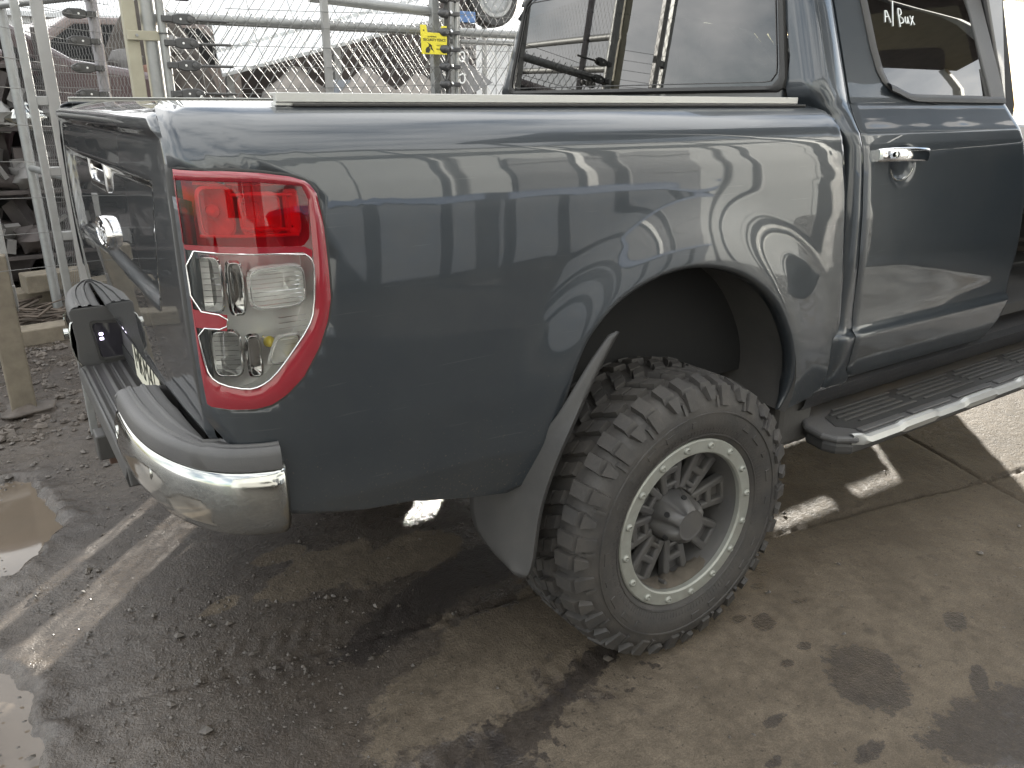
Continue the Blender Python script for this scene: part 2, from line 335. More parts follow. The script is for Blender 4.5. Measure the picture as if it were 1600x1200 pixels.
def mesh_from_grid(name, gx, gy, z, attrs):
    nx, ny = gx.shape; me = bpy.data.meshes.new(name)
    co = np.stack([gx, gy, z], -1).reshape(-1, 3); i, j = np.meshgrid(np.arange(nx-1), np.arange(ny-1), indexing='ij'); a = (i*ny+j).ravel()
    f = np.stack([a, a+ny, a+ny+1, a+1], 1); nf = len(f)
    # far apron: one ring of quads out to the horizon
    B = 260.; outer = np.array([[-B, -B, 0], [B, -B, 0], [B, B, 0], [-B, B, 0]]); n0 = len(co); co = np.vstack([co, outer])
    cor = [0, (nx-1)*ny, nx*ny-1, ny-1]
    edges = [[k*ny for k in range(nx)], [(nx-1)*ny+k for k in range(ny)], [nx*ny-1-k*ny for k in range(nx)], [ny-1-k for k in range(ny)]]
    faces = f.tolist()
    for k, e in enumerate(edges):
        for a_, b_ in zip(e[:-1], e[1:]): faces.append((b_, a_, n0+k))
        faces.append((e[-1], n0+k, n0+(k+1) % 4))
    me.vertices.add(len(co)); me.vertices.foreach_set('co', co.ravel())
    tot = np.array([len(q) for q in faces]); st = np.r_[0, np.cumsum(tot)[:-1]]; idx = np.concatenate([np.asarray(q) for q in [np.asarray(faces[:nf]).ravel()]] + [np.asarray(q) for q in faces[nf:]])
    me.loops.add(len(idx)); me.loops.foreach_set('vertex_index', idx.astype(np.int32)); me.polygons.add(len(faces))
    me.polygons.foreach_set('loop_start', st.astype(np.int32)); me.update(calc_edges=True); me.validate()
    for k, v in attrs.items():
        at = me.attributes.new(k, 'FLOAT', 'POINT'); at.data.foreach_set('value', np.r_[v.ravel(), [.6]*4].astype(np.float32))
    me.shade_smooth(); me.materials.append(ground_mat()); o = bpy.data.objects.new(name, me); COL.objects.link(o); o['kind'] = 'structure'
    o['label'] = 'wet muddy concrete yard with dried tan silt and dark damp stains'
    return o
def ground_mat():
    m = bpy.data.materials.new('muddy_concrete'); m.use_nodes = True; n = m.node_tree; L = n.links.new; b = n.nodes['Principled BSDF']
    tc = n.nodes.new('ShaderNodeTexCoord')
    def noise(sc, det=6, ro=.6):
        t = n.nodes.new('ShaderNodeTexNoise'); t.inputs['Scale'].default_value = sc; t.inputs['Detail'].default_value = det; t.inputs['Roughness'].default_value = ro
        L(tc.outputs['Object'], t.inputs['Vector']); return t.outputs['Fac']
    def math_(op, a, c, cl=False):
        k = n.nodes.new('ShaderNodeMath'); k.operation = op; k.use_clamp = cl
        for i, q in enumerate((a, c)):
            if isinstance(q, (int, float)): k.inputs[i].default_value = q
            else: L(q, k.inputs[i])
        return k.outputs[0]
    def ramp(v, a, c, lo=0, hi=1):
        k = n.nodes.new('ShaderNodeMapRange'); k.interpolation_type = 'SMOOTHSTEP'
        for i, q in zip((1, 2, 3, 4), (a, c, lo, hi)): k.inputs[i].default_value = q
        L(v, k.inputs[0]); return k.outputs[0]
    def mixc(f, a, c, mode='MIX'):
        k = n.nodes.new('ShaderNodeMixRGB'); k.blend_type = mode
        for nm, q in (('Fac', f), ('Color1', a), ('Color2', c)):
            if isinstance(q, tuple): k.inputs[nm].default_value = (*q, 1)
            elif isinstance(q, (int, float)): k.inputs[nm].default_value = q if nm == 'Fac' else (q, q, q, 1)
            else: L(q, k.inputs[nm])
        return k.outputs[0]
    def attr(nm):
        a = n.nodes.new('ShaderNodeAttribute'); a.attribute_name = nm; return a.outputs['Fac']
    n1 = noise(4.5, 9, .68); n2 = noise(28, 6, .7); n3 = noise(1.4, 4, .6); n4 = noise(140, 3, .6)
    silt = ramp(math_('ADD', attr('silt'), math_('MULTIPLY', math_('SUBTRACT', n1, .5), 1.7)), .36, .46)
    spots = ramp(math_('ADD', attr('dark'), math_('MULTIPLY', math_('SUBTRACT', math_('ADD', math_('MULTIPLY', n2, .55), math_('MULTIPLY', n1, .45)), .5), 1.9)), .46, .53)
    fine = ramp(n2, .30, .70, .80, 1.2)
    wet = mixc(ramp(n3, .35, .65), (.049, .041, .035), (.074, .062, .051))
    tan = mixc(ramp(n1, .35, .65), (.088, .072, .054), (.122, .100, .075))
    c = mixc(silt, wet, tan); c = mixc(math_('MULTIPLY', spots, .8), c, (.028, .024, .0225)); c = mixc(1.0, c, fine, 'MULTIPLY')
    n5 = noise(70, 3, .55); specks = ramp(n5, .655, .69); c = mixc(math_('MULTIPLY', specks, .65), c, (.025, .021, .019))
    n6 = noise(300, 2, .5); c = mixc(1.0, c, ramp(n6, .3, .7, .80, 1.2), 'MULTIPLY'); n7 = noise(11, 5, .7); c = mixc(math_('MULTIPLY', ramp(n7, .60, .66), .4), c, (.045, .039, .034))
    grit = ramp(n4, .66, .74); c = mixc(math_('MULTIPLY', grit, .35), c, (.22, .2, .17))
    L(c, b.inputs['Base Color'])
    rw = ramp(n1, .38, .62, .16, .46); rr = mixc(silt, rw, ramp(n2, .3, .7, .56, .85)); rr = mixc(spots, rr, .34); L(rr, b.inputs['Roughness'])
    L(mixc(silt, .5, .22), b.inputs['Specular IOR Level'])
    h = math_('ADD', math_('MULTIPLY', n6, .12), math_('MULTIPLY', n5, .2)); h = math_('ADD', h, math_('MULTIPLY', n2, .6)); h = math_('ADD', h, math_('MULTIPLY', n4, .3)); h = math_('ADD', h, math_('MULTIPLY', n1, .7))
    bu = n.nodes.new('ShaderNodeBump'); bu.inputs['Strength'].default_value = .55; bu.inputs['Distance'].default_value = .012; L(h, bu.inputs['Height']); L(bu.outputs[0], b.inputs['Normal'])
    return m
build_ground()
WATER = mat('muddy_water', (.135, .11, .085), rough=.03, var=.12, vscale=2.0, bump=.02, bscale=6)
for P in (PUDDLE, PUDDLE2):
    q = chaikin(P, 2, True); c = q.mean(0); q = c+(q-c)*1.12
    b = MB(); b.add([(a, b_, -.012) for a, b_ in q], [tuple(range(len(q)))])
    tag(b.build('puddle', WATER), 'brown muddy puddle with a crumbly rim', None, None, 'structure')
def scatter_grit():
    """crumbs of mud and small stones lying loose on the wet ground, one object"""
    vs = []; fs = []
    N = 2400; k = 0
    ico = np.array([(0, 0, .8), (1, 0, 0), (.2, 1, .1), (-.9, .4, 0), (-.6, -.8, .1), (.5, -.9, 0), (0, 0, -.5)])
    F = [(0, 1, 2), (0, 2, 3), (0, 3, 4), (0, 4, 5), (0, 5, 1), (6, 2, 1), (6, 3, 2), (6, 4, 3), (6, 5, 4), (6, 1, 5)]
    while k < N:
        u = rng.random()
        if u < .5: x, y = rng.normal(-1.02, .22), rng.normal(.48, .26)
        elif u < .68: x, y = rng.uniform(-1.7, -.8), rng.uniform(2.0, 4.2)
        elif u < .82: x, y = rng.uniform(-1.6, 2.2), rng.uniform(-.9, 1.0)
        else: a = rng.random()*2*math.pi; x, y = -1.36+.25*math.cos(a)*rng.uniform(.6, 1.3), 1.6+.5*math.sin(a)*rng.uniform(.8, 1.2)
        s = rng.gamma(1.6, .0015)+.0008
        if u < .68 and u > .5: s *= 2.4
        if s > .02: continue
        sc = s*rng.uniform(.6, 1.4, 3); sc[2] *= .7; a = rng.random()*6.28; c, q = math.cos(a), math.sin(a)
        P = ico*sc*rng.uniform(.75, 1.25, (7, 3)); P = np.stack([P[:, 0]*c-P[:, 1]*q, P[:, 0]*q+P[:, 1]*c, P[:, 2]], 1)+(x, y, .002+.3*s)
        o = len(vs); vs += P.tolist(); fs += [tuple(i+o for i in f) for f in F]; k += 1
    b = MB(); b.v = vs; b.f = fs
    tag(b.build('grit', mat('wet_grit', (.075, .065, .055), rough=.42, var=.55, vscale=30), recalc=False), 'loose crumbs of mud and small stones on the wet yard', None, None, 'stuff')
scatter_grit()
# sky is the world itself

# ------------------------------------------------------------------ pickup truck
W = 1.78
truck = thing('pickup_truck', 'dark slate grey double cab pickup truck with off-road tyres and red and clear tail light', 'pickup truck', (.6, W/2, 0))
PROF = [(.50, .050), (.57, .030), (.66, .014), (.80, .003), (.95, 0.0), (1.10, .001), (1.20, .004), (1.26, .009), (1.30, .016), (1.325, .026), (1.345, .042), (1.362, .064), (1.375, .090), (1.384, .118), (1.388, .145)]
PZ = [a for a, b in PROF]; PY = [b for a, b in PROF]
def Ybody(x, z):
    y = np.interp(z, PZ, PY)
    if x < -.96: y += .055*((-.96-x)/.13)**2
    d = math.hypot(x-.06, z-.60)-.42
    return y - .022*(1-float(smooth01(d/.20)))**1.2
def mir(G): G = V3(G).copy(); G[..., 1] = W-G[..., 1]; return G
ARCH = [(-.438, .566), (-.42, .583), (-.392, .63), (-.362, .68), (-.335, .80), (-.297, .885), (-.272, .917), (-.219, .967), (-.149, 1.002), (-.055, 1.028), (.046, 1.033), (.157, 1.013), (.256, .971), (.357, .9), (.435, .791), (.474, .70), (.476, .62), (.447, .563)]
ARCH = chaikin(ARCH, 3)
LIGHT = [(-1.0885, 1.291), (-1.057, 1.289), (-1.013, 1.288), (-.964, 1.284), (-.912, 1.276), (-.884, 1.266), (-.869, 1.246), (-.862, 1.19), (-.86, 1.124), (-.86, 1.061), (-.869, 1.021), (-.888, .976), (-.922, .924), (-.954, .897), (-.984, .881), (-1.011, .876), (-1.05, .877), (-1.087, .884), (-1.0905, .95), (-1.091, 1.05), (-1.0905, 1.15), (-1.0895, 1.24)]
def inside(p, poly):
    c = False; n = len(poly)
    for i in range(n):
        a = poly[i]; b = poly[(i+1) % n]
        if (a[1] > p[1]) != (b[1] > p[1]) and p[0] < (b[0]-a[0])*(p[1]-a[1])/(b[1]-a[1]+1e-12)+a[0]: c = not c
    return c
def shrink(poly, k):
    """move every point of a polygon inwards by k"""
    P = V3(poly); n = len(P); out = []
    area = sum(P[i][0]*P[(i+1) % n][1]-P[(i+1) % n][0]*P[i][1] for i in range(n))
    sg = 1 if area > 0 else -1
    for i in range(n):
        t = P[(i+1) % n]-P[i-1]; t /= np.linalg.norm(t)+1e-9; out.append(P[i]+sg*k*np.array([-t[1], t[0]]))
    return np.array(out)
def bed_side(mirror):
    segs = [[(-.470, .552), (-.567, .566), (-.712, .603), (-.827, .616), (-.946, .647), (-1.0, .67)], [(-1.0, .67), (-1.03, .76), (-1.065, .825), (-1.089, .865), (-1.091, 1.0), (-1.0895, 1.28), (-1.088, 1.34), (-1.086, 1.372), (-1.080, 1.384), (-1.065, 1.388)],
            [(-1.065, 1.388), (-.5, 1.388), (.0, 1.388), (.575, 1.388)], [(.575, 1.388), (.588, 1.36), (.586, 1.33), (.586, 1.30), (.597, 1.23), (.615, 1.165), (.644, .987), (.672, .8), (.676, .70), (.673, .634), (.660, .585), (.645, .564)], [(.645, .564), (.55, .562), (.49, .561)]]
    cnt = [26, 34, 60, 40, 12]; O = [resample(segs[0], cnt[0])]
    for s_, c in zip(segs[1:], cnt[1:]): O.append(resample(s_, c+1)[1:])
    O = np.vstack(O); n = len(O); A = resample(ARCH, n); K = 46; G = np.zeros((n, K, 3))
    for i in range(n):
        for j in range(K):
            t = (j/(K-1))**1.25; x, z = A[i]*(1-t)+O[i]*t
            G[i, j] = (x, Ybody(x, z), z)
    # fold the arch lip inwards
    k_ = np.minimum(1, np.minimum(np.arange(n)/14, (n-1-np.arange(n))/10)); lip = G[:, :1].copy(); lip[:, 0, 1] += .004+.026*k_
    lip0 = G[:, :1].copy(); lip0[:, 0, 1] += .004; lip0[:, 0, 0] += (.06-lip0[:, 0, 0])*.012*k_; lip0[:, 0, 2] += (.6-lip0[:, 0, 2])*.012*k_
    lip[:, 0, 0] += (.06-lip[:, 0, 0])*.02*k_; lip[:, 0, 2] += (.6-lip[:, 0, 2])*.02*k_
    G = np.concatenate([lip, lip0, G], 1)
    b = MB(); b.grid(mir(G) if mirror else G, flip=mirror)
    hole = shrink(LIGHT, .012)
    f2 = []
    for f in b.f:
        c = np.mean([b.v[i] for i in f], 0)
        if not inside((c[0], c[2]), hole): f2.append(f)
    b.f = f2
    return b.build('bed_side', PAINT, truck, smooth=180, recalc=False)
for mm in (False, True):
    o = bed_side(mm)
    md = o.modifiers.new('solid', 'SOLIDIFY'); md.thickness = .004; md.offset = -1 if not mm else -1
def inner_bed():
    b = MB()
    for y in (.20, W-.20): b.box((-.25, y, 1.0), (1.62, .02, .74))
    b.box((.53, W/2, .95), (.02, W-.16, .84)); b.box((-.25, W/2, .66), (1.62, W-.4, .04))
    b.build('bed_liner', DARK, truck)
    for mm in (False, True):
        rows = [[(x, Ybody(x, 1.388)+dy-.004, 1.3875-.0008*k) for x in np.linspace(-1.082, .57, 60)] for k, dy in enumerate((0, .02, .05, .13))]
        b = MB(); b.grid(mir(rows) if mm else V3(rows), flip=mm); b.build('bed_cap', PAINT, truck, smooth=60)
    b = MB()
    n = 14; x0, x1 = -1.04, .50
    sl = None
    for k in range(n):
        xa = x0+(x1-x0)*k/n; b = MB(); b.box((xa+(x1-x0)/n/2, W/2, 1.378), ((x1-x0)/n-.006, W-.30, .014)); b.build('cover_slat', BLACKP, truck, bevel=.003)
inner_bed()
def rail(y, x0, x1, z=1.402, s=1):
    b = MB(); P = [(0, .0), (.03, .0), (.03, .006), (.012, .008), (.012, .016), (.034, .018), (.034, .022), (-.004, .022), (-.004, .006), (0, .006)]
    P = [(x0, y+s*a, z-.018+h) for a, h in P]; b.prism(P, (x1-x0, 0, 0)); r_ = b.build('cover_rail', ALU, truck, bevel=.0012)
    b = MB(); b.box(((x0+x1)/2+.03, y+s*.016, z-.0165), (x1-x0-.0, .05, .006)); b.build('rail_gasket', RUBBER, r_, bevel=.002)
rail(.105, -.895, .50); rail(W-.105, -1.055, .45, s=-1)
b = MB(); b.prism([(-.66, W-.12, 1.389), (-.645, W-.12, 1.414), (-.63, W-.12, 1.389)], (0, .02, 0)); b.build('rail_clip', ALU, truck)
# ---- tailgate
def tailgate():
    ye = lambda z: Ybody(-1.089, z)+.006
    ts = np.linspace(0, 1, 130); zs = np.r_[np.linspace(.785, .83, 6), np.linspace(.84, 1.31, 60), np.linspace(1.318, 1.392, 16)]
    G = np.zeros((len(zs), len(ts), 3))
    def inset(y, z):
        yc = y-W/2; hw = .69-.30*max(0, (1.262-z))  # trapezoid recess
        d = min(hw-abs(yc), 1.262-z, z-1.035+.03*abs(yc))
        return float(smooth01(d/.022))
    for i, z in enumerate(zs):
        for j, t_ in enumerate(ts):
            ya_ = ye(z); y = ya_+(W-2*ya_)*t_
            x = -1.094 - .010*math.sin(math.pi*min(1, max(0, (z-.785)/.605))) + .012*(abs(y-W/2)/.87)**4
            x += .013*inset(y, z)
            if z > 1.33: x -= .010*float(smooth01((z-1.33)/.02)); x += .11*max(0, (z-1.365)/.027)**2
            if z < .83: x += .03*((.83-z)/.045)**2
            e = min(y-ya_, W-ya_-y)
            if e < .015: x += .012*(1-e/.015)**2
            G[i, j] = (x, y, z)
    b = MB(); b.grid(G, flip=True); o = b.build('tailgate', PAINT, truck, smooth=180, recalc=False)
    b = MB(); b.box((-1.03, W/2, 1.03), (.07, W-.40, .56)); b.build('tailgate_inner', DARK, o)
    # handle bezel: chrome frame, bowl and paddle
    y0, y1, z0, z1, X = .77, 1.05, 1.187, 1.283, -1.098
    def ring(k, x, r=.02):
        P = []
        for cx_, cz_, a0 in ((y1-r-k, z1-r-k, 0), (y0+r+k, z1-r-k, 90), (y0+r+k, z0+r+k, 180), (y1-r-k, z0+r+k, 270)):
            for q in range(6): a = R(a0+18*q); P.append((x, cx_+r*math.cos(a), cz_+r*math.sin(a)))
        return P
    b = MB(); b.grid([ring(0, X+.010), ring(0, X+.004), ring(.003, X+.001), ring(.012, X), ring(.018, X+.004), ring(.02, X+.024)], closed=True); h = b.build('handle', CHROME2, o, smooth=45)
    b = MB(); P = ring(.02, X+.022); b.add(P, [tuple(range(len(P)))]); b.build('handle_bowl', CHROME2, o)
    b = MB(); b.box((X+.010, (y0+y1)/2-.01, 1.252), (.016, .20, .04), ry=R(-12)); b.build('handle_paddle', CHROME2, o, bevel=.006)
    # oval badge
    C = (-1.093, W/2+.025, 1.082); ra, rb = .098, .040
    def ov(k, x, n=56): return [(C[0]+x, C[1]+(ra-k)*math.cos(2*math.pi*q/n), C[2]+(rb-k)*math.sin(2*math.pi*q/n)) for q in range(n)]
    b = MB(); b.grid([ov(0, .004), ov(0, -.010), ov(.002, -.015), ov(.006, -.016), ov(.009, -.012)], closed=True); e = b.build('badge', CHROME2, o, smooth=50)
    b = MB(); b.grid([ov(.008, -.011), ov(.011, -.0125), ov(.02, -.0135), ov(.035, -.0142)], closed=True); P = ov(.035, -.0142); b.add(P, [tuple(range(len(P)))]); b.build('badge_face', mat('badge_navy', (.012, .016, .03), rough=.12, coat=1), o, smooth=60)
    text_mesh('badge_script', 'Ford', .066, CHROME2, o, frame((C[0]-.0148, C[1], C[2]), (0, -1, 0), (0, 0, 1)), ext=.0012, shear=.3)
    b = MB(); b.grid([ov(.0135, -.0136), ov(.0155, -.0150), ov(.0175, -.0138)], closed=True); b.build('badge_line', CHROME2, o)
tailgate()
# ---- tail lights
def tail_light(mirror):
    f = (lambda G: mir(G)) if mirror else V3
    def sp(poly, off): return np.array([(x, Ybody(x, z)-off, z) for x, z in poly])
    dens = resample(np.vstack([LIGHT, LIGHT[:1]]), 121)[:-1]
    par = None
    # rubber gasket round the lamp
    o1 = shrink(dens, -.005); o2 = shrink(dens, .006)
    b = MB(); b.grid(f([sp(o1, -.012), sp(o1, .002), sp(dens, .005), sp(o2, .002)]), closed=True, flip=mirror); par = b.build('tail_light', RUBBER, truck, smooth=60)
    # lens blank: dense triangulated skin over the outline, split into red rim / red lens / clear lens
    CLEAR = [(-1.087, 1.161), (-1.04, 1.155), (-.907, 1.146), (-.895, 1.138), (-.889, 1.121), (-.896, 1.045), (-.909, 1.015), (-.948, .969), (-.979, .936), (-1.002, .921), (-1.023, .917), (-1.06, .927), (-1.077, .943), (-1.081, .973), (-1.085, 1.030), (-1.043, 1.026), (-1.040, 1.050), (-1.088, 1.060)]
    REDIN = [(-1.088, 1.272), (-.967, 1.266), (-.897, 1.257), (-.888, 1.235), (-.893, 1.171), (-.905, 1.158), (-.982, 1.163), (-1.088, 1.170)]
    def skin(poly, off, name, m, crown=.004, thick=0):
        import bmesh
        pl = resample(np.vstack([poly, poly[:1]]), 90)[:-1]; bm = bmesh.new()
        vs = [bm.verts.new((x, 0, z)) for x, z in pl]; bm.faces.new(vs)
        bmesh.ops.triangulate(bm, faces=bm.faces[:])
        for _ in range(3): bmesh.ops.subdivide_edges(bm, edges=[e for e in bm.edges if e.calc_length() > .012], cuts=1, use_grid_fill=True); bmesh.ops.triangulate(bm, faces=bm.faces[:])
        bb = MB(); bm.verts.index_update()
        for v in bm.verts:
            x, z = v.co.x, v.co.z; y = Ybody(x, z)-off; bb.v.append((x, (W-y) if mirror else y, z))
        bb.f = [tuple(v.index for v in fc.verts) for fc in bm.faces]; bm.free()
        return bb.build(name, m, par, smooth=180)
    def band(outer, inner, off, name, m, n=120):
        A = resample(np.vstack([outer, outer[:1]]), n+1)[:-1]; k = []
        Bp = resample(np.vstack([inner, inner[:1]]), n*4+1)[:-1]
        # pair each outer point with the nearest inner one, keeping the order
        rows = []
        for q in range(6):
            t = q/5; row = []
            for i, a in enumerate(A):
                j = np.argmin(((Bp-a)**2).sum(1)); p = a*(1-t)+Bp[j]*t; row.append((p[0], Ybody(*p)-off-.004*math.sin(math.pi*t), p[1]))
            rows.append(row)
        b = MB(); b.grid(f(rows), closed=True, flip=mirror); return b.build(name, m, par, smooth=60)
    inner = np.vstack([REDIN[:6], CLEAR[3:14], CLEAR[14:]])
    hull = [(-1.088, 1.272), (-.967, 1.266), (-.897, 1.257), (-.888, 1.235), (-.8885, 1.13), (-.896, 1.045), (-.909, 1.015), (-.948, .969), (-.979, .936), (-1.002, .921), (-1.023, .917), (-1.06, .927), (-1.0775, .943), (-1.082, .973), (-1.086, 1.05), (-1.0875, 1.16)]
    band(shrink(dens, .003), hull, .006, 'red_rim', REDRIM)
    skin([(-1.087, 1.170), (-.905, 1.158), (-.890, 1.150), (-.892, 1.138), (-.907, 1.148), (-1.04, 1.156), (-1.087, 1.162)], .0095, 'divider', REDRIM)
    skin([(-1.087, 1.062), (-1.040, 1.052), (-1.043, 1.024), (-1.086, 1.030)], .0095, 'divider', REDRIM)
    skin(REDIN, .008, 'red_lens', GL_RED); skin(CLEAR, .008, 'clear_lens', GL_CLEAR)
    # thin bright moulded edge round the clear lens
    cl = chaikin(CLEAR, 1, True); P = [tuple(q) for q in f(sp(np.vstack([cl, cl[:1]]), .009))]; b = MB(); b.tube(P, .0016, 6); b.build('lens_edge', CHROME2, par, smooth=180)
    # housing bowl behind the lenses
    q0 = shrink(dens, .012); q1 = shrink(dens, .022)
    def dp(poly, depth): return np.array([(max(x, -1.07) + (.02 if x < -1.04 else 0), np.interp(z, PZ, PY)+depth, z) for x, z in poly])
    back = dp(q1, .085)
    b = MB(); b.grid(f([sp(q0, 0), dp(q1, .06), back]), closed=True, flip=not mirror); b.add(f(back), [tuple(range(len(back)))]); b.build('housing', mat('lamp_shell', (.85, .85, .84), rough=.25, metal=.3), par)
    # three stepped reflector bowls
    def bowl(x0, x1, z0, z1, d, m, lean=0, tilt=.02):
        rows = []
        for t, k, dd in ((0, 0, .014), (0, .004, .010), (1, .012, d), (1, .022, d+.012)):
            r_ = []
            X0, X1, Z0, Z1 = x0+k, x1-k, z0+k, z1-k
            for q in range(32):
                a = 2*math.pi*q/32; c, s_ = math.cos(a), math.sin(a); c = math.copysign(abs(c)**.45, c); s_ = math.copysign(abs(s_)**.45, s_)
                x = (X0+X1)/2+c*(X1-X0)/2; z = (Z0+Z1)/2+s_*(Z1-Z0)/2; x += lean*(z-z0)
                r_.append((x, Ybody(x, z)+dd, z))
            rows.append(r_)
        b = MB(); b.grid(f(rows), closed=True, flip=not mirror); b.add(f(rows[-1]), [tuple(range(32))]); o = b.build('reflector', m, par, smooth=40); b = MB(); P = [tuple(v) for v in f(rows[1])]; b.tube(P+P[:1], .0011, 5); b.build('reflector_edge', CHROME2 if m is not REDREF else REDREF, o, smooth=180); return o
    bowl(-1.075, -1.035, 1.05, 1.150, .05, CHROME2); bowl(-1.032, -1.004, 1.045, 1.140, .03, CHROME2); bowl(-1.000, -.900, 1.050, 1.128, .055, LAMPGREY)
    bowl(-1.068, -1.018, .935, 1.022, .055, CHROME2); bowl(-1.014, -.988, .932, 1.012, .03, CHROME2); bowl(-.985, -.935, .95, 1.005, .05, LAMPGREY, lean=.4)
    bowl(-1.060, -1.005, 1.178, 1.262, .05, REDREF); bowl(-1.000, -.930, 1.178, 1.250, .055, REDREF); bowl(-.926, -.897, 1.175, 1.252, .02, REDREF)
    # bulbs
    for c, m, r_ in (((-.915, .038, 1.088), WHITEP, .012), ((-.965, .045, .985), AMBER, .011), ((-1.035, .045, 1.22), REDREF, .012)):
        b = MB(); b.lathe([(0, -r_), (r_*.6, -r_*.8), (r_, 0), (r_*.8, r_*.8), (r_*.5, .03)], (c[0], (W-c[1]) if mirror else c[1], c[2]), 'y', 14); b.build('bulb', m, par, smooth=60)
    # moulded ribs on the inner step
    for (xa, xb, z0, z1, n) in ((-1.0, -.905, 1.06, 1.12, 9), (-.955, -.905, .985, 1.035, 6), (-1.06, -1.025, .95, 1.01, 8), (-1.07, -1.04, 1.07, 1.14, 8)):
        b = MB()
        for k in range(n):
            z = z0+(z1-z0)*k/(n-1); b.tube(f([(x_, Ybody(x_, z)+.011, z) for x_ in np.linspace(xa, xb, 5)]), .0005, 4)
        b.build('lens_rib', CHROME2, par)['kind'] = 'stuff'
    for (xa, xb, za, zb) in ((-1.01, -.91, 1.247, 1.243), (-1.06, -.90, 1.266, 1.260), (-1.06, -.905, 1.182, 1.176), (-1.0, -.92, 1.192, 1.186)):
        b = MB(); b.tube(f([(xa+(xb-xa)*t, Ybody(xa+(xb-xa)*t, za)+.010, za+(zb-za)*t) for t in np.linspace(0, 1, 7)]), .003, 6); b.build('light_bar', REDREF, par)
tail_light(False); tail_light(True)
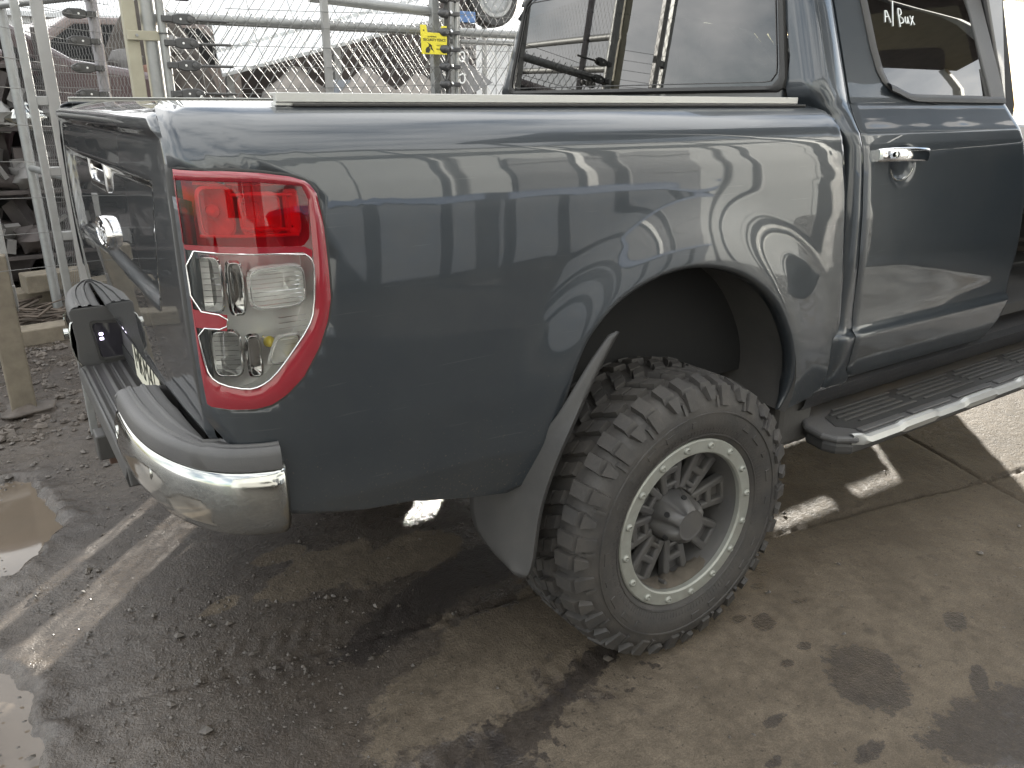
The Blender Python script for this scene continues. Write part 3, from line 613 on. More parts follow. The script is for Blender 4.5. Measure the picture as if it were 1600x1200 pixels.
# ---- bumper
def bumper():
    root_b = None
    plan_r = [(-1.190, .46), (-1.190, .38), (-1.187, .29), (-1.172, .19), (-1.142, .10), (-1.10, .03), (-1.055, -.005), (-1.005, -.026), (-.985, -.028)]
    plan_r = chaikin(plan_r, 2)
    def half(mirror):
        g = (lambda P: mir(P)) if mirror else V3
        fl = mirror
        # chrome corner: face that bulges and tucks under
        prof = [(.010, .770), (0, .762), (-.006, .74), (-.008, .70), (-.002, .665), (.012, .638), (.035, .622), (.075, .614)]
        rows = []
        pr = resample(plan_r, 40)
        for k, (din, z) in enumerate(prof):
            row = []
            for i, (x, y) in enumerate(pr):
                t = pr[min(i+1, 39)]-pr[max(i-1, 0)]; t /= np.linalg.norm(t); nin = np.array([-t[1], t[0]]) if True else 0
                # inward is to the left of travel towards +x / -y
                lift = .0
                zz = z + (0.030*max(0, (y-.25)/.25)*(1-k/7)*0) + .02*smooth01((y-.3)/.2)*((.77-z)/.15)*-1
                row.append((x+nin[0]*din, y+nin[1]*din, zz))
            rows.append(row)
        # rounded front end
        for row in rows: row.append((row[-1][0]+.010, row[-1][1]+.012, row[-1][2])); row.append((row[-1][0]+.002, row[-1][1]+.04, row[-1][2]))
        b = MB(); b.grid(g(rows), flip=not fl); c = b.build('bumper', CHROME, truck, smooth=180); 
        md = c.modifiers.new('solid', 'SOLIDIFY'); md.thickness = .004
        # step pad of grey plastic on top with raised ribs
        def top(din, z):
            row = []
            for i, (x, y) in enumerate(pr):
                t = pr[min(i+1, 39)]-pr[max(i-1, 0)]; t /= np.linalg.norm(t); n_ = np.array([-t[1], t[0]]); o_ = np.array([x, y])
                e_ = o_+n_*(.10-.035*smooth01((.10-y)/.1))
                if y > .045: e_ = np.array([min(e_[0], -1.085), e_[1]])
                p = o_+(e_-o_)*din/.10
                row.append((p[0], p[1], z))
            return row
        rr = [top(.012, .764), top(.004, .770), top(.004, .795), top(.010, .806), top(.018, .810)]
        w0 = .018
        for a, h in ((.028, 0), (.031, .004), (.037, .004), (.040, 0), (.055, 0), (.058, .004), (.064, .004), (.067, 0), (.078, -.002), (.082, -.002), (.09, -.004)): rr.append(top(a, .810+h))
        rr.append(top(.10, .78))
        b = MB(); b.grid(g(rr), flip=not fl); p = b.build('step_pad', GREYP, c, smooth=35)
        # inner end wall facing the low middle step, with its recessed lamp
        y = .46
        E = [(-1.188, y, .800), (-1.180, y, .806), (-1.095, y, .806), (-1.02, y, .77), (-1.02, y, .60), (-1.186, y, .585), (-1.188, y, .62), (-1.182, y, .70)]
        b = MB(); b.prism(g(E), (0, .012 if mirror else -.012, 0)); b.build('end_wall', GREYP, c, bevel=.004)
        yy = y+.001
        def rr_(k, yo):
            P = []
            for cx_, cz_, a0 in ((-1.052-k, .745-k, 0), (-1.128+k, .752-k, 90), (-1.118+k, .648+k, 180), (-1.052-k, .648+k, 270)):
                for q in range(5): a = R(a0+22.5*q); P.append((cx_+.012*math.cos(a), yy+yo, cz_+.012*math.sin(a)))
            return P
        b = MB(); b.grid(g([rr_(0, 0), rr_(0, .006), rr_(.007, .006), rr_(.009, .0015)]), closed=True, flip=fl); b.build('recess_frame', BLACKP, c, smooth=40)
        b = MB(); P = g(rr_(.008, .0022)); b.add(P, [tuple(range(len(P)))]); b.build('recess_lamp', mat('lamp_dark2', (.03, .028, .035), rough=.06, coat=1), c)
        if mirror:
            b = MB()
            for dz in (.72, .705): b.box((-1.112, W-yy-.003, dz), (.010, .003, .008))
            m2 = bpy.data.materials.new('lit_led'); m2.use_nodes = True; e = m2.node_tree.nodes['Principled BSDF']; e.inputs['Emission Color'].default_value = (.8, .72, 1, 1); e.inputs['Emission Strength'].default_value = 2.5
            b.build('plate_led', m2, c, bevel=.002)
        # parking sensors
        for (x, y_, nx, ny) in ((-1.168, .195, -.95, -.3), (-1.197, .43, -1, -.05)):
            m4 = frame((x, (W-y_) if mirror else y_, .726), (0, -1 if not mirror else 1, 0), (0, 0, 1)); b = MB()
            G = [[(r_*math.cos(q*math.pi/10), r_*math.sin(q*math.pi/10), h) for q in range(20)] for r_, h in ((.0165, -.012), (.0165, .0005), (.0150, .0015), (.0135, .0005), (.0125, -.0005), (.0115, .0005), (.001, .001))]
            if y_ < .3: m4 = frame((x-.004, (W-y_) if mirror else y_, .722), (-.30, -.95 if not mirror else .95, 0), (.05, 0, 1))
            q = [[m4 @ Vector(p_) for p_ in row] for row in G]; b.grid(q, closed=True); b.build('parking_sensor', CHROME, c, smooth=40)
        return c
    half(False); half(True)
    # low middle step, between the corners
    b = MB(); y0, y1 = .472, W-.472
    P = [(-1.188, .575), (-1.192, .60), (-1.186, .625), (-1.170, .632), (-1.160, .628), (-1.130, .628), (-1.122, .633), (-1.110, .628), (-1.082, .628), (-1.074, .633), (-1.060, .628), (-1.03, .628), (-1.03, .57)]
    b.prism([(x, y0, z) for x, z in P], (0, y1-y0, 0)); st = b.build('middle_step', BLACKP, truck, bevel=.002)
    b = MB()
    for x in (-1.182, -1.15, -1.10): b.tube([(x, y0+.03, .631), (x, y1-.03, .631)], .0035, 6)
    b.build('step_rib', GREYP, st, smooth=180)
    b = MB(); b.box((-1.050, W/2, .71), (.012, y1-y0, .18)); b.build('plate_panel', GREYP, st, bevel=.004)
    b = MB(); b.box((-1.062, W/2-.02, .715), (.003, .372, .128)); pl = b.build('number_plate', PLATE, truck, bevel=.001)
    for k_, ch_ in enumerate('MKM41'):
        text_mesh('plate_letter', ch_, .10, INK, pl, frame((-1.0642, W/2-.02+(.124, .058, -.008, -.075, -.125)[k_], .713), (0, -1, 0), (0, 0, 1)), ext=.0004)
    # hitch tongue and tow brackets below
    b = MB(); b.box((-1.10, W/2, .53), (.22, .07, .07)); b.build('hitch', BLACKP, truck, bevel=.005)
    b = MB(); b.box((-1.165, W/2+.06, .49), (.03, .02, .09)); b.build('hitch_plate', mat('rusty_steel', (.10, .06, .045), rough=.8, var=.3), truck, bevel=.003)
    for y in (.36, W-.36):
        b = MB(); b.prism([(-1.09, y, .60), (-1.05, y, .52), (-.88, y, .56), (-.80, y, .66)], (0, .05, 0)); b.build('tow_bracket', BLACKP, truck, bevel=.003)
        b = MB(); b.box((-1.085, y+.07, .555), (.006, .06, .07), ry=R(20)); b.build('bracket_plate', GALV, truck)
bumper()
# ---- under body
def chassis():
    b = MB()
    for y in (.50, W-.50): b.box((1.0, y, .63), (4.0, .09, .11))
    for x in (-.85, -.35, .5, 1.6): b.box((x, W/2, .60), (.08, W-1.0, .1))
    b.build('chassis_rail', BLACKP, truck, bevel=.01)
    b = MB(); b.tube([(0, .10, .39), (0, W-.10, .39)], .05, 14); b.blob((0, W/2, .40), (.34, .30, .32), 3, rough=.02); b.build('rear_axle', BLACKP, truck, smooth=50)
    for y in (.42, W-.42):
        b = MB()
        for k, (L, dz) in enumerate(((.62, .0), (.5, -.012), (.38, -.024), (.25, -.036))):
            b.box((0, y, .50+dz), (L*2, .06, .010))
        b.build('leaf_spring', BLACKP, truck); b = MB(); b.tube([(-.18, y+.08, .42), (-.05, y+.12, .86)], .028, 12); b.build('shock_absorber', BLACKP, truck, smooth=60)
    b = MB(); b.tube([(-.55, 1.25, .48), (.2, 1.25, .46), (1.2, 1.1, .48)], .035, 12); b.tube([(-.95, 1.25, .50), (-.55, 1.25, .48)], [.035, .03], 12); b.build('exhaust', mat('exhaust_steel', (.12, .10, .09), rough=.6, metal=.6), truck, smooth=60)
    b = MB(); b.box((1.6, .75, .66), (.9, .45, .18)); b.build('fuel_tank', BLACKP, truck, bevel=.04)
    b = MB(); b.box((1.9, W/2, .64), (2.6, W-.2, .04)); b.build('floor_pan', BLACKP, truck)
chassis()
def liner(mirror):
    g = (lambda P: mir(P)) if mirror else V3
    A = resample(ARCH, 60)[5:]; rows = []
    for y, k in ((-.018, .004), (.02, .008), (.06, .02), (.20, .02), (.40, .02)):
        rows.append([(x+(x-.06)*k, y+.0, z+(z-.6)*k) for x, z in A])
    b = MB(); b.grid(g(rows), flip=mirror); b.build('arch_liner', LINER, truck, smooth=60)
    A2 = [(x, .40, z) for x, z in A] ; b = MB(); b.add(g(A2), [tuple(range(len(A2)))])
    b.box(tuple(g((0.06, .385, .80))), (.74, .03, .010)); w = b.build('arch_inner_wall', LIGHTENED, truck)
    for (x, z, r_) in ((.30, .74, .014), (.20, .77, .008), (.42, .70, .022), (.10, .90, .012), (-.05, .84, .012)):
        b = MB(); b.lathe([(r_*1.5, .0), (r_*1.35, -.006), (r_, -.006), (r_*.9, .0), (0, .001)], tuple(g((x, .398, z))), 'y', 16); b.build('grommet', DARK, w)
    b = MB(); b.prism(g([(-.2, .36, .86), (.38, .36, .90), (.38, .36, .868), (-.2, .36, .828)]), (0, .04*(-1 if mirror else 1), 0)); b.build('liner_ledge', LIGHTENED, w, bevel=.006)
liner(False); liner(True)
def mud_flap(mirror):
    g = (lambda P: mir(P)) if mirror else V3
    edge = [(-.232, -.055, .915), (-.275, -.057, .855), (-.315, -.058, .79), (-.35, -.056, .72), (-.382, -.054, .66), (-.410, -.054, .60), (-.432, -.054, .54), (-.446, -.056, .47), (-.456, -.060, .41), (-.462, -.056, .378), (-.468, -.045, .362)]
    inner = [(-.245, -.040, .905), (-.295, -.040, .852), (-.338, -.036, .79), (-.375, -.02, .72), (-.41, .02, .66), (-.445, .16, .60), (-.470, .18, .54), (-.478, .182, .47), (-.482, .165, .41), (-.480, .10, .378), (-.476, .0, .362)]
    e = resample(chaikin(edge, 2), 40); i_ = resample(chaikin(inner, 2), 40); rows = []
    for k in range(12):
        t = k/11; r_ = e*(1-t)+i_*t; r_[:, 0] += -.010*math.sin(math.pi*t)*.6
        rows.append(r_)
    # rolled outer bead
    rows = [e+np.array([.012, .004, -.004])] + rows
    b = MB(); b.grid(g(rows), flip=mirror); o = b.build('mud_flap', BLACKP, truck, smooth=60, solid=.005)
mud_flap(False); mud_flap(True)
# ---- wheels
def make_wheel():
    """wheel centred at the origin, outer face towards -y; returns its meshes under one part"""
    base = {'_o': (0, 0, 0)}
    Rt = .386
    prof = [(.205, .16), (.235, .178), (.28, .188), (.325, .184), (.352, .168), (.364, .145), (.366, .09), (.366, .02), (.366, -.05), (.362, -.078), (.350, -.096), (.325, -.111), (.285, -.116), (.250, -.109), (.234, -.100), (.226, -.092), (.215, -.085), (.205, -.07)]
    b = MB(); b.lathe(prof, (0, 0, 0), 'y', 96)
    # raised sidewall rings and shoulder scallops
    for r_, h in ((.243, -.106), (.302, -.1155)): b.lathe([(r_-.003, h+.003), (r_-.0015, h-.0018), (r_+.0015, h-.0018), (r_+.003, h+.003)], (0, 0, 0), 'y', 96)
    def blk(corners):
        """8 corners given as (angle, radius, y): four of the base then four of the top"""
        P = [(r_*math.cos(a), y, r_*math.sin(a)) for a, r_, y in corners]
        b.add(P, [(3, 2, 1, 0), (4, 5, 6, 7), (0, 1, 5, 4), (1, 2, 6, 5), (2, 3, 7, 6), (3, 0, 4, 7)])
    N = 38; rr = np.random.default_rng(3)
    for k in range(N):
        a = 2*math.pi*k/N; da = 2*math.pi/N; long_ = k % 2 == 0
        for side in (-1, 1):
            j = rr.uniform(-.11, .11)*da; yo = lambda y: (y if side < 0 else .072-y)
            s0 = a+(0 if side < 0 else da*.5)+j; w = da*.31; R1 = Rt-.002-rr.uniform(0, .004)
            y_out, y_in = (-.100 if long_ else -.094), -.040
            # shoulder lug on the crown
            blk([(s0-w, .362, yo(y_in)), (s0+w, .362, yo(y_in-.006)), (s0+w*1.08, .352, yo(y_out)), (s0-w*1.08, .352, yo(y_out)), (s0-w*.86, R1, yo(y_in-.003)), (s0+w*.86, R1, yo(y_in-.009)), (s0+w*.9, R1-.010, yo(y_out+.010)), (s0-w*.9, R1-.010, yo(y_out+.010))])
            # its ledge running down the sidewall
            rb = .318 if long_ else .334
            blk([(s0-w*1.05, .354, yo(-.092)), (s0+w*1.05, .354, yo(-.092)), (s0+w*(.9 if long_ else .5), rb, yo(-.108)), (s0-w*(.9 if long_ else .5), rb, yo(-.108)), (s0-w*.9, .369, yo(-.102)), (s0+w*.9, .369, yo(-.102)), (s0+w*(.75 if long_ else .4), rb+.004, yo(-.1185)), (s0-w*(.75 if long_ else .4), rb+.004, yo(-.1185))])
            # sipe block: small bar beside each long lug
            if long_: blk([(s0+da*.40, .345, yo(-.098)), (s0+da*.58, .345, yo(-.098)), (s0+da*.58, .315, yo(-.110)), (s0+da*.40, .315, yo(-.110)), (s0+da*.42, .343, yo(-.108)), (s0+da*.56, .343, yo(-.108)), (s0+da*.56, .318, yo(-.1185)), (s0+da*.42, .318, yo(-.1185))])
            # two rows of hooked centre blocks
            for q, (ya, yb) in enumerate(((-.032, .002), (.004, .033))):
                s1 = s0+da*(.5+.25*q); w2 = da*.30; sk = da*.28
                blk([(s1-w2, .364, yo(ya)), (s1+w2, .364, yo(ya)), (s1+w2+sk, .364, yo(yb)), (s1-w2+sk, .364, yo(yb)), (s1-w2*.88, R1, yo(ya+.002)), (s1+w2*.88, R1, yo(ya+.002)), (s1+w2*.88+sk, R1, yo(yb-.002)), (s1-w2*.88+sk, R1, yo(yb-.002))])
    for k in range(150):      # fine moulded serration beside the bead
        a = 2*math.pi*k/150; w = .007
        blk([(a-w, .246, -.104), (a+w, .246, -.104), (a+w, .262, -.1085), (a-w, .262, -.1085), (a-w*.6, .2465, -.1085), (a+w*.6, .2465, -.1085), (a+w*.6, .2615, -.1125), (a-w*.6, .2615, -.1125)])
    for k in range(26):       # raised moulded bars round the sidewall, worn and uneven
        a = 2*math.pi*k/26+rr.uniform(-.03, .03); w = rr.uniform(.02, .07); r0 = .274; r1 = .290
        if k % 13 in (5, 6, 12): continue
        blk([(a-w, r0, -.1135), (a+w, r0, -.1135), (a+w, r1, -.1145), (a-w, r1, -.1145), (a-w*.94, r0+.001, -.1170), (a+w*.94, r0+.001, -.1170), (a+w*.94, r1-.001, -.1175), (a-w*.94, r1-.001, -.1175)])
    tyre = b
    return prof, tyre
_, TY = make_wheel()
def place_wheel(cx_, side, proto=None):
    """side -1: near flank; +1: far flank"""
    cy_ = .0 if side < 0 else W
    sg = 1 if side < 0 else -1
    T = lambda P: [(cx_+p[0]*sg, cy_+p[1]*sg, .384+p[2]) for p in P]
    if proto:
        w = proto.copy(); COL.objects.link(w); w.location = Vector((cx_, cy_, .384))-Vector(truck['_o']); w.rotation_euler = (0, 0, 0 if side < 0 else math.pi)
        for ch in proto.children:
            c = ch.copy(); COL.objects.link(c); c.parent = w
        return w
    w = bpy.data.objects.new('wheel', None); COL.objects.link(w); w.parent = truck; w['_o'] = (0, 0, 0); w.empty_display_size = .1
    w.location = Vector((cx_, cy_, .384))-Vector(truck['_o'])
    ob = TY.build('tyre', TYRE, w, smooth=40, recalc=True)
    # barrel of the rim, seen down its deep dish
    b = MB(); b.lathe([(.213, -.090), (.208, -.096), (.196, -.093), (.190, -.080), (.186, -.03), (.180, .03), (.186, .10), (.20, .16), (.215, .165)], (0, 0, 0), 'y', 72); b.build('rim', RIM, w, smooth=50)
    b = MB(); b.lathe([(.229, -.090), (.2285, -.0985), (.225, -.1015), (.195, -.1015), (.191, -.0975), (.190, -.086)], (0, 0, 0), 'y', 96); b.build('beadlock_ring', RING, w, smooth=35)
    # spokes: each an A-shaped ladder of bars leaving two slots
    NS = 8
    sp = MB()
    Y0, TH = -.044, .026
    def bar(p, q, wd0, wd1, y0, y1, th=TH):
        p, q = V3(p), V3(q); t = (q-p)/np.linalg.norm(q-p); n_ = np.array([-t[1], t[0]])
        a = [p+n_*wd0/2, q+n_*wd1/2, q-n_*wd1/2, p-n_*wd0/2]; ys = [y0, y1, y1, y0]
        bo = [(c[0], y+th, c[1]) for c, y in zip(a, ys)]; to = [(c[0]*.998, y, c[1]*.998) for c, y in zip(a, ys)]
        sp.add(bo+to, [(3, 2, 1, 0), (4, 5, 6, 7), (0, 1, 5, 4), (1, 2, 6, 5), (2, 3, 7, 6), (3, 0, 4, 7)])
    for k in range(NS):
        a = 2*math.pi*(k+.18)/NS; c, s_ = math.cos(a), math.sin(a)
        def P(r_, t): return (r_*c-t*s_, r_*s_+t*c)
        sp = MB()
        bar(P(.070, .020), P(.192, .034), .020, .022, Y0, Y0-.004); bar(P(.070, -.020), P(.192, -.034), .020, .022, Y0, Y0-.004)
        bar(P(.084, 0), P(.098, 0), .044, .050, Y0-.001, Y0-.001); bar(P(.122, 0), P(.142, 0), .056, .060, Y0-.002, Y0-.002); bar(P(.178, 0), P(.192, 0), .068, .074, Y0-.003, Y0-.004)
        bar(P(.09, 0), P(.185, 0), .03, .05, Y0+.016, Y0+.016, .010)
        sp.build('spoke', RIM, w, bevel=.0055)
    b = MB(); b.lathe([(.095, .0), (.095, -.026), (.088, -.034), (.074, -.036), (.070, -.028), (.02, -.028)], (0, 0, 0), 'y', 48); b.build('hub_plate', RIM, w, smooth=40)
    # centre cap: scalloped cone with lug-nut flutes
    rows = []
    for r_, h, am in ((.071, -.030, 0), (.070, -.045, .3), (.062, -.085, 1), (.052, -.104, .8), (.044, -.108, .2), (.041, -.110, 0), (.036, -.109, 0)):
        rows.append([((r_*(1-.34*am*(.5+.5*math.cos(6*t))**2))*math.cos(t), h, (r_*(1-.34*am*(.5+.5*math.cos(6*t))**2))*math.sin(t)) for t in np.linspace(0, 2*math.pi, 72, endpoint=False)])
    b = MB(); b.grid(rows, closed=True); b.add(rows[-1], [tuple(range(72))]); cp = b.build('centre_cap', RIM, w, smooth=40)
    for k in range(6):
        a = 2*math.pi*(k+.5)/6; b = MB(); c = (.0635*math.cos(a), -.078, .0635*math.sin(a)); d = Vector((math.cos(a), -.35, math.sin(a))).normalized()
        b.tube([Vector(c)-d*.008, Vector(c)+d*.0035], .0075, 10); b.build('cap_socket', DARK, w)
    # ring bolts share one mesh
    bm_ = MB(); bm_.lathe([(.0098, 0), (.0098, -.0025), (.008, -.0055), (.0052, -.0065), (.0042, -.003), (0, -.003)], (0, 0, 0), 'y', 14); bo = bm_.build('ring_bolt', RING, w, smooth=40)
    for k in range(16):
        a = 2*math.pi*(k+.35)/16; o = bo if k == 0 else bo.copy()
        if k: COL.objects.link(o)
        o.location = (.2120*math.cos(a), -.1010, .2120*math.sin(a))
    b = MB(); b.tube([(-.05, -.055, -.17), (-.05, -.085, -.165)], .005, 8); b.build('valve_stem', RIM, w)
    b = MB(); b.lathe([(.02, .03), (.14, .03), (.145, .036), (.145, .055)], (0, 0, 0), 'y', 40); b.build('brake_drum', LINER, w)
    # mud lying in the dish of the rim
    b = MB(); rr = np.random.default_rng(5); rows = []
    for i in range(22):
        a = R(-130+80*i/21); e = math.sin(math.pi*i/21)
        rows.append([((.1925-.026*e*(.4+.8*rr.random())*math.sin(math.pi*min(1, t*1.15)))*math.cos(a), -.085+.07*t, (.1925-.026*e*(.4+.8*rr.random())*math.sin(math.pi*min(1, t*1.15)))*math.sin(a)) for t in np.linspace(0, 1, 9)])
    b.grid(rows); b.build('rim_mud', MUD, w, smooth=180)
    return w
wh = place_wheel(0, -1)
place_wheel(0, 1, wh)
for sd_ in (-1, 1):          # unseen front wheels, steered to let low sun pass under the truck
    w_ = place_wheel(3.22, sd_, wh); w_.rotation_euler.z += R(36); w_.location.y += .05*sd_*-1

# ---- cab
CPZ = [.50, .565, .60, .66, .715, .742, .756, .80, .95, 1.10, 1.22, 1.28, 1.315, 1.340, 1.360, 1.378, 1.392, 1.40, 1.66, 1.76, 1.80]
CPY = [.050, .030, .012, -.004, -.014, -.017, -.004, 0, -.006, -.003, .006, .014, .026, .044, .058, .070, .080, .084, .180, .225, .26]
def Yc(z): return float(np.interp(z, CPZ, CPY))
def DG(z): return float(np.interp(z, [.55, .60, .63, .87, 1.16, 1.26, 1.32, 1.355, 1.39, 1.65, 1.80], [.80, .785, .752, .728, .700, .690, .686, .690, .698, .704, .700]))      # gap behind the rear door
def DF(z): return float(np.interp(z, [.59, .62, .66, .745, .9, 1.10, 1.32, 1.39, 1.80], [1.56, 1.60, 1.625, 1.645, 1.655, 1.63, 1.565, 1.545, 1.50]))       # front edge of the rear door
def CB(z): return float(np.interp(z, [.6, 1.28, 1.36, 1.43, 1.80], [.650, .645, .615, .568, .60]))         # plane of the cab back
def strip(x0f, x1f, zs, n, off=0, yadd=0):
    return [[(x0f(z)+(x1f(z)-x0f(z))*t, Yc(z)+off, z) for t in np.linspace(0, 1, n)] for z in zs]
zs_low = np.r_[np.linspace(.565, .74, 14), np.linspace(.747, .757, 3), np.linspace(.77, 1.28, 22), np.linspace(1.29, 1.40, 14)]
def cab():
    root = None
    # cab corner (between the bed gap and the rear door), wrapping round to the back panel; one mesh each side
    for mm in (False, True):
        g = (lambda P: mir(P)) if mm else V3
        zs = np.r_[zs_low, np.linspace(1.415, 1.80, 20)]; rows = []
        for z in zs:
            y0 = Yc(z); xd = DG(z)-.003; xb = CB(z); row = [(xd+.000, y0+.022, z), (xd, y0+.003, z), (xd-.004, y0, z)]
            rad = min(.05, max(.014, (xd-xb)*.72))
            xs = max(xb+rad, min(xd-.008, xb+rad))
            for t in np.linspace(0, 1, 10):
                a = t*math.pi/2; row.append((min(xb+rad-rad*math.sin(a), xd-.006), y0+rad-rad*math.cos(a), z))
            ye = .26 if z < 1.40 else max(.20, y0+.075)
            row.append((xb, max(ye, y0+rad+.005), z)); row.append((xb+.02, max(ye, y0+rad+.005), z)); rows.append(row)
        b = MB(); b.grid(g(rows), flip=mm); b.build('cab_corner', PAINT, truck, smooth=50, recalc=False)
        b = MB(); b.box(tuple(g((.622, .145, .95))), (.03, .16, .70)); b.build('gap_seal', mat('seal_brown', (.05, .046, .042), rough=.8, dust=.5), truck)
        b = MB(); b.box(tuple(g((.60, .20, .50))), (.16, .30, .20)); b.build('splash_panel', LINER, truck, bevel=.02)
        # sill below the doors
        rows = [[(x, y, z) for x in np.linspace(.60, 3.0, 12)] for y, z in ((.08, .52), (.045, .515), (.030, .535), (.022, .575), (.034, .585), (.040, .592), (.10, .596), (.20, .60))]
        b = MB(); b.grid(g(rows), flip=mm); b.build('sill', PAINT2, truck, smooth=40)
        # B pillar
        b = MB(); b.prism(g([(1.58, .10, .60), (1.72, .10, .60), (1.70, .12, 1.39), (1.62, .20, 1.76), (1.50, .20, 1.76), (1.60, .12, 1.39)]), (0, -.05 if mm else .05, 0)); b.build('door_pillar', PAINT2, truck, bevel=.012)
        b = MB(); b.prism(g([(2.70, .05, .60), (3.0, .05, .60), (3.0, .06, 1.30), (2.80, .09, 1.40), (2.05, .26, 1.79), (1.96, .26, 1.79), (2.66, .09, 1.38)]), (0, -.05 if mm else .05, 0)); b.build('windscreen_pillar', PAINT, truck, bevel=.012)
    # back panel under the window and roof
    b = MB(); b.box((.61, W/2, 1.02), (.02, W-.5, .80)); b.box((.585, W/2, 1.405), (.035, W-.42, .06)); b.build('cab_back', PAINT, truck, bevel=.006)
    rows = []
    for x, zc in ((.585, 1.795), (.60, 1.82), (.66, 1.845), (.9, 1.862), (1.5, 1.868), (1.9, 1.848), (2.05, 1.815)):
        row = []
        for t in np.linspace(-1, 1, 33):
            yy = W/2+t*(W/2-.225); row.append((x, yy, zc-.075*abs(t)**6-.012*t*t))
        rows.append(row)
    b = MB(); b.grid(rows); b.build('roof', PAINT, truck, smooth=60, solid=.03)
    b = MB(); b.box((1.3, W/2, 1.765), (1.35, W-.56, .02)); b.build('headliner', LINING, truck)
    # rear window: glass, dark ceramic border, rubber
    zb, zt = 1.432, 1.775; ya, yb = .205, W-.205
    def xg(y, z): return CB(z)-.004-.012*(1-((y-W/2)/.75)**2)
    def rect(k, yy0=ya, yy1=yb, tz=.02, r_=.035):
        P = []
        for cy_, cz_, a0 in ((yy1-k-r_, zt-k-r_, 0), (yy0+k+r_, zt-k-r_, 90), (yy0+k+r_, zb+k+r_, 180), (yy1-k-r_, zb+k+r_, 270)):
            for q in range(8):
                a = R(a0+90*q/7); y, z = cy_+r_*math.cos(a), cz_+r_*math.sin(a); y += (W/2-y)*.12*(z-zb)/(zt-zb); P.append((y, z))
        return resample(np.vstack([P, P[:1]]), 121)[:-1]
    def at(P, o): return [(xg(y, z)+o, y, z) for y, z in P]
    P0 = rect(0); rows = [at(P0*(1-t)+np.array([W/2, (zb+zt)/2])*t, 0) for t in np.linspace(0, 1, 12)]
    b = MB(); b.grid(rows, closed=True); gl = b.build('rear_window', GL_BACK, truck, smooth=180)
    b = MB(); b.grid([at(rect(-.012), .012), at(rect(-.012), -.004), at(rect(-.004), -.008), at(rect(.006), -.004), at(rect(.006), .008)], closed=True); b.build('window_seal', RUBBER, gl, smooth=50)
    b = MB(); b.grid([at(rect(.004), .004), at(rect(.028), .004)], closed=True); b.build('window_border', DARK, gl)
    b = MB(); b.tube(at(np.vstack([rect(.016), rect(.016)[:1]]), -.002), .0016, 5); b.build('window_bead', GREYP, gl)
    # front half of the truck
    for mm in (False, True):
        g = (lambda P: mir(P)) if mm else V3
        b = MB(); b.prism(g([(2.98, .04, .60), (2.98, .04, 1.26), (3.3, .04, 1.25), (3.85, .10, 1.14), (3.98, .16, .95), (3.98, .16, .62), (3.66, .05, .58), (3.62, .05, .80), (3.45, .05, .96), (3.22, .05, 1.01), (2.99, .05, .92), (2.86, .05, .60)][:1]+[(2.98, .04, 1.26), (3.3, .04, 1.25), (3.85, .10, 1.14), (3.98, .16, .95), (3.98, .16, .62), (3.66, .05, .58), (3.62, .05, .80), (3.45, .05, .96), (3.22, .05, 1.01), (3.05, .05, .95)]), (0, -.22 if mm else .22, 0)); b.build('front_wing', PAINT, truck, bevel=.03)
    b = MB(); b.prism([(2.85, .2, 1.20), (2.85, .2, 1.30), (3.3, .2, 1.30), (3.85, .2, 1.18), (4.0, .2, 1.0), (4.0, .2, .6), (3.9, .2, .6), (3.8, .2, 1.1)], (0, W-.4, 0)); b.build('bonnet', PAINT, truck, bevel=.03)
    b = MB(); b.box((4.05, W/2, .66), (.2, W-.1, .28)); b.build('front_bumper', BLACKP, truck, bevel=.05)
    b = MB(); b.add([(2.80, .16, 1.36), (2.80, W-.16, 1.36), (2.06, W-.28, 1.80), (2.06, .28, 1.80)], [(0, 1, 2, 3)]); b.build('windscreen', GL_CLEAR, truck)
    # interior
    b = MB(); b.prism([(2.72, .15, .9), (2.80, .15, 1.30), (2.45, .15, 1.22), (2.45, .15, .95)], (0, W-.3, 0)); b.build('dashboard', SEAT, truck, bevel=.03)
    b = MB(); b.tube([(2.32+.18*math.sin(q)*.45, 1.30+.19*math.cos(q), 1.16+.19*math.sin(q)*.9) for q in np.linspace(0, 6.283, 28)], .016, 8); b.build('steering_wheel', RUBBER, truck, smooth=60)
    for y, xx in ((.50, 1.72), (1.36, 1.72)):
        b = MB(); b.prism([(xx, y-.25, .85), (xx-.12, y-.25, 1.38), (xx-.02, y-.25, 1.40), (xx+.12, y-.25, .98), (xx+.52, y-.25, 1.0), (xx+.52, y-.25, .82)], (0, .5, 0)); st = b.build('front_seat', SEAT, truck, bevel=.05, bseg=3)
        b = MB(); b.box((xx-.09, y, 1.50), (.10, .26, .17), ry=R(-8)); b.build('headrest', SEAT, st, bevel=.04, bseg=3)
    b = MB(); b.prism([(.66, .25, .85), (.64, .25, 1.36), (.76, .25, 1.36), (.88, .25, .98), (1.32, .25, 1.0), (1.32, .25, .82)], (0, W-.5, 0)); rs = b.build('rear_seat', SEAT, truck, bevel=.05, bseg=3)
    for y in (.55, W-.55): b = MB(); b.box((.72, y, 1.42), (.09, .24, .12)); b.build('headrest', SEAT, rs, bevel=.035)
cab()
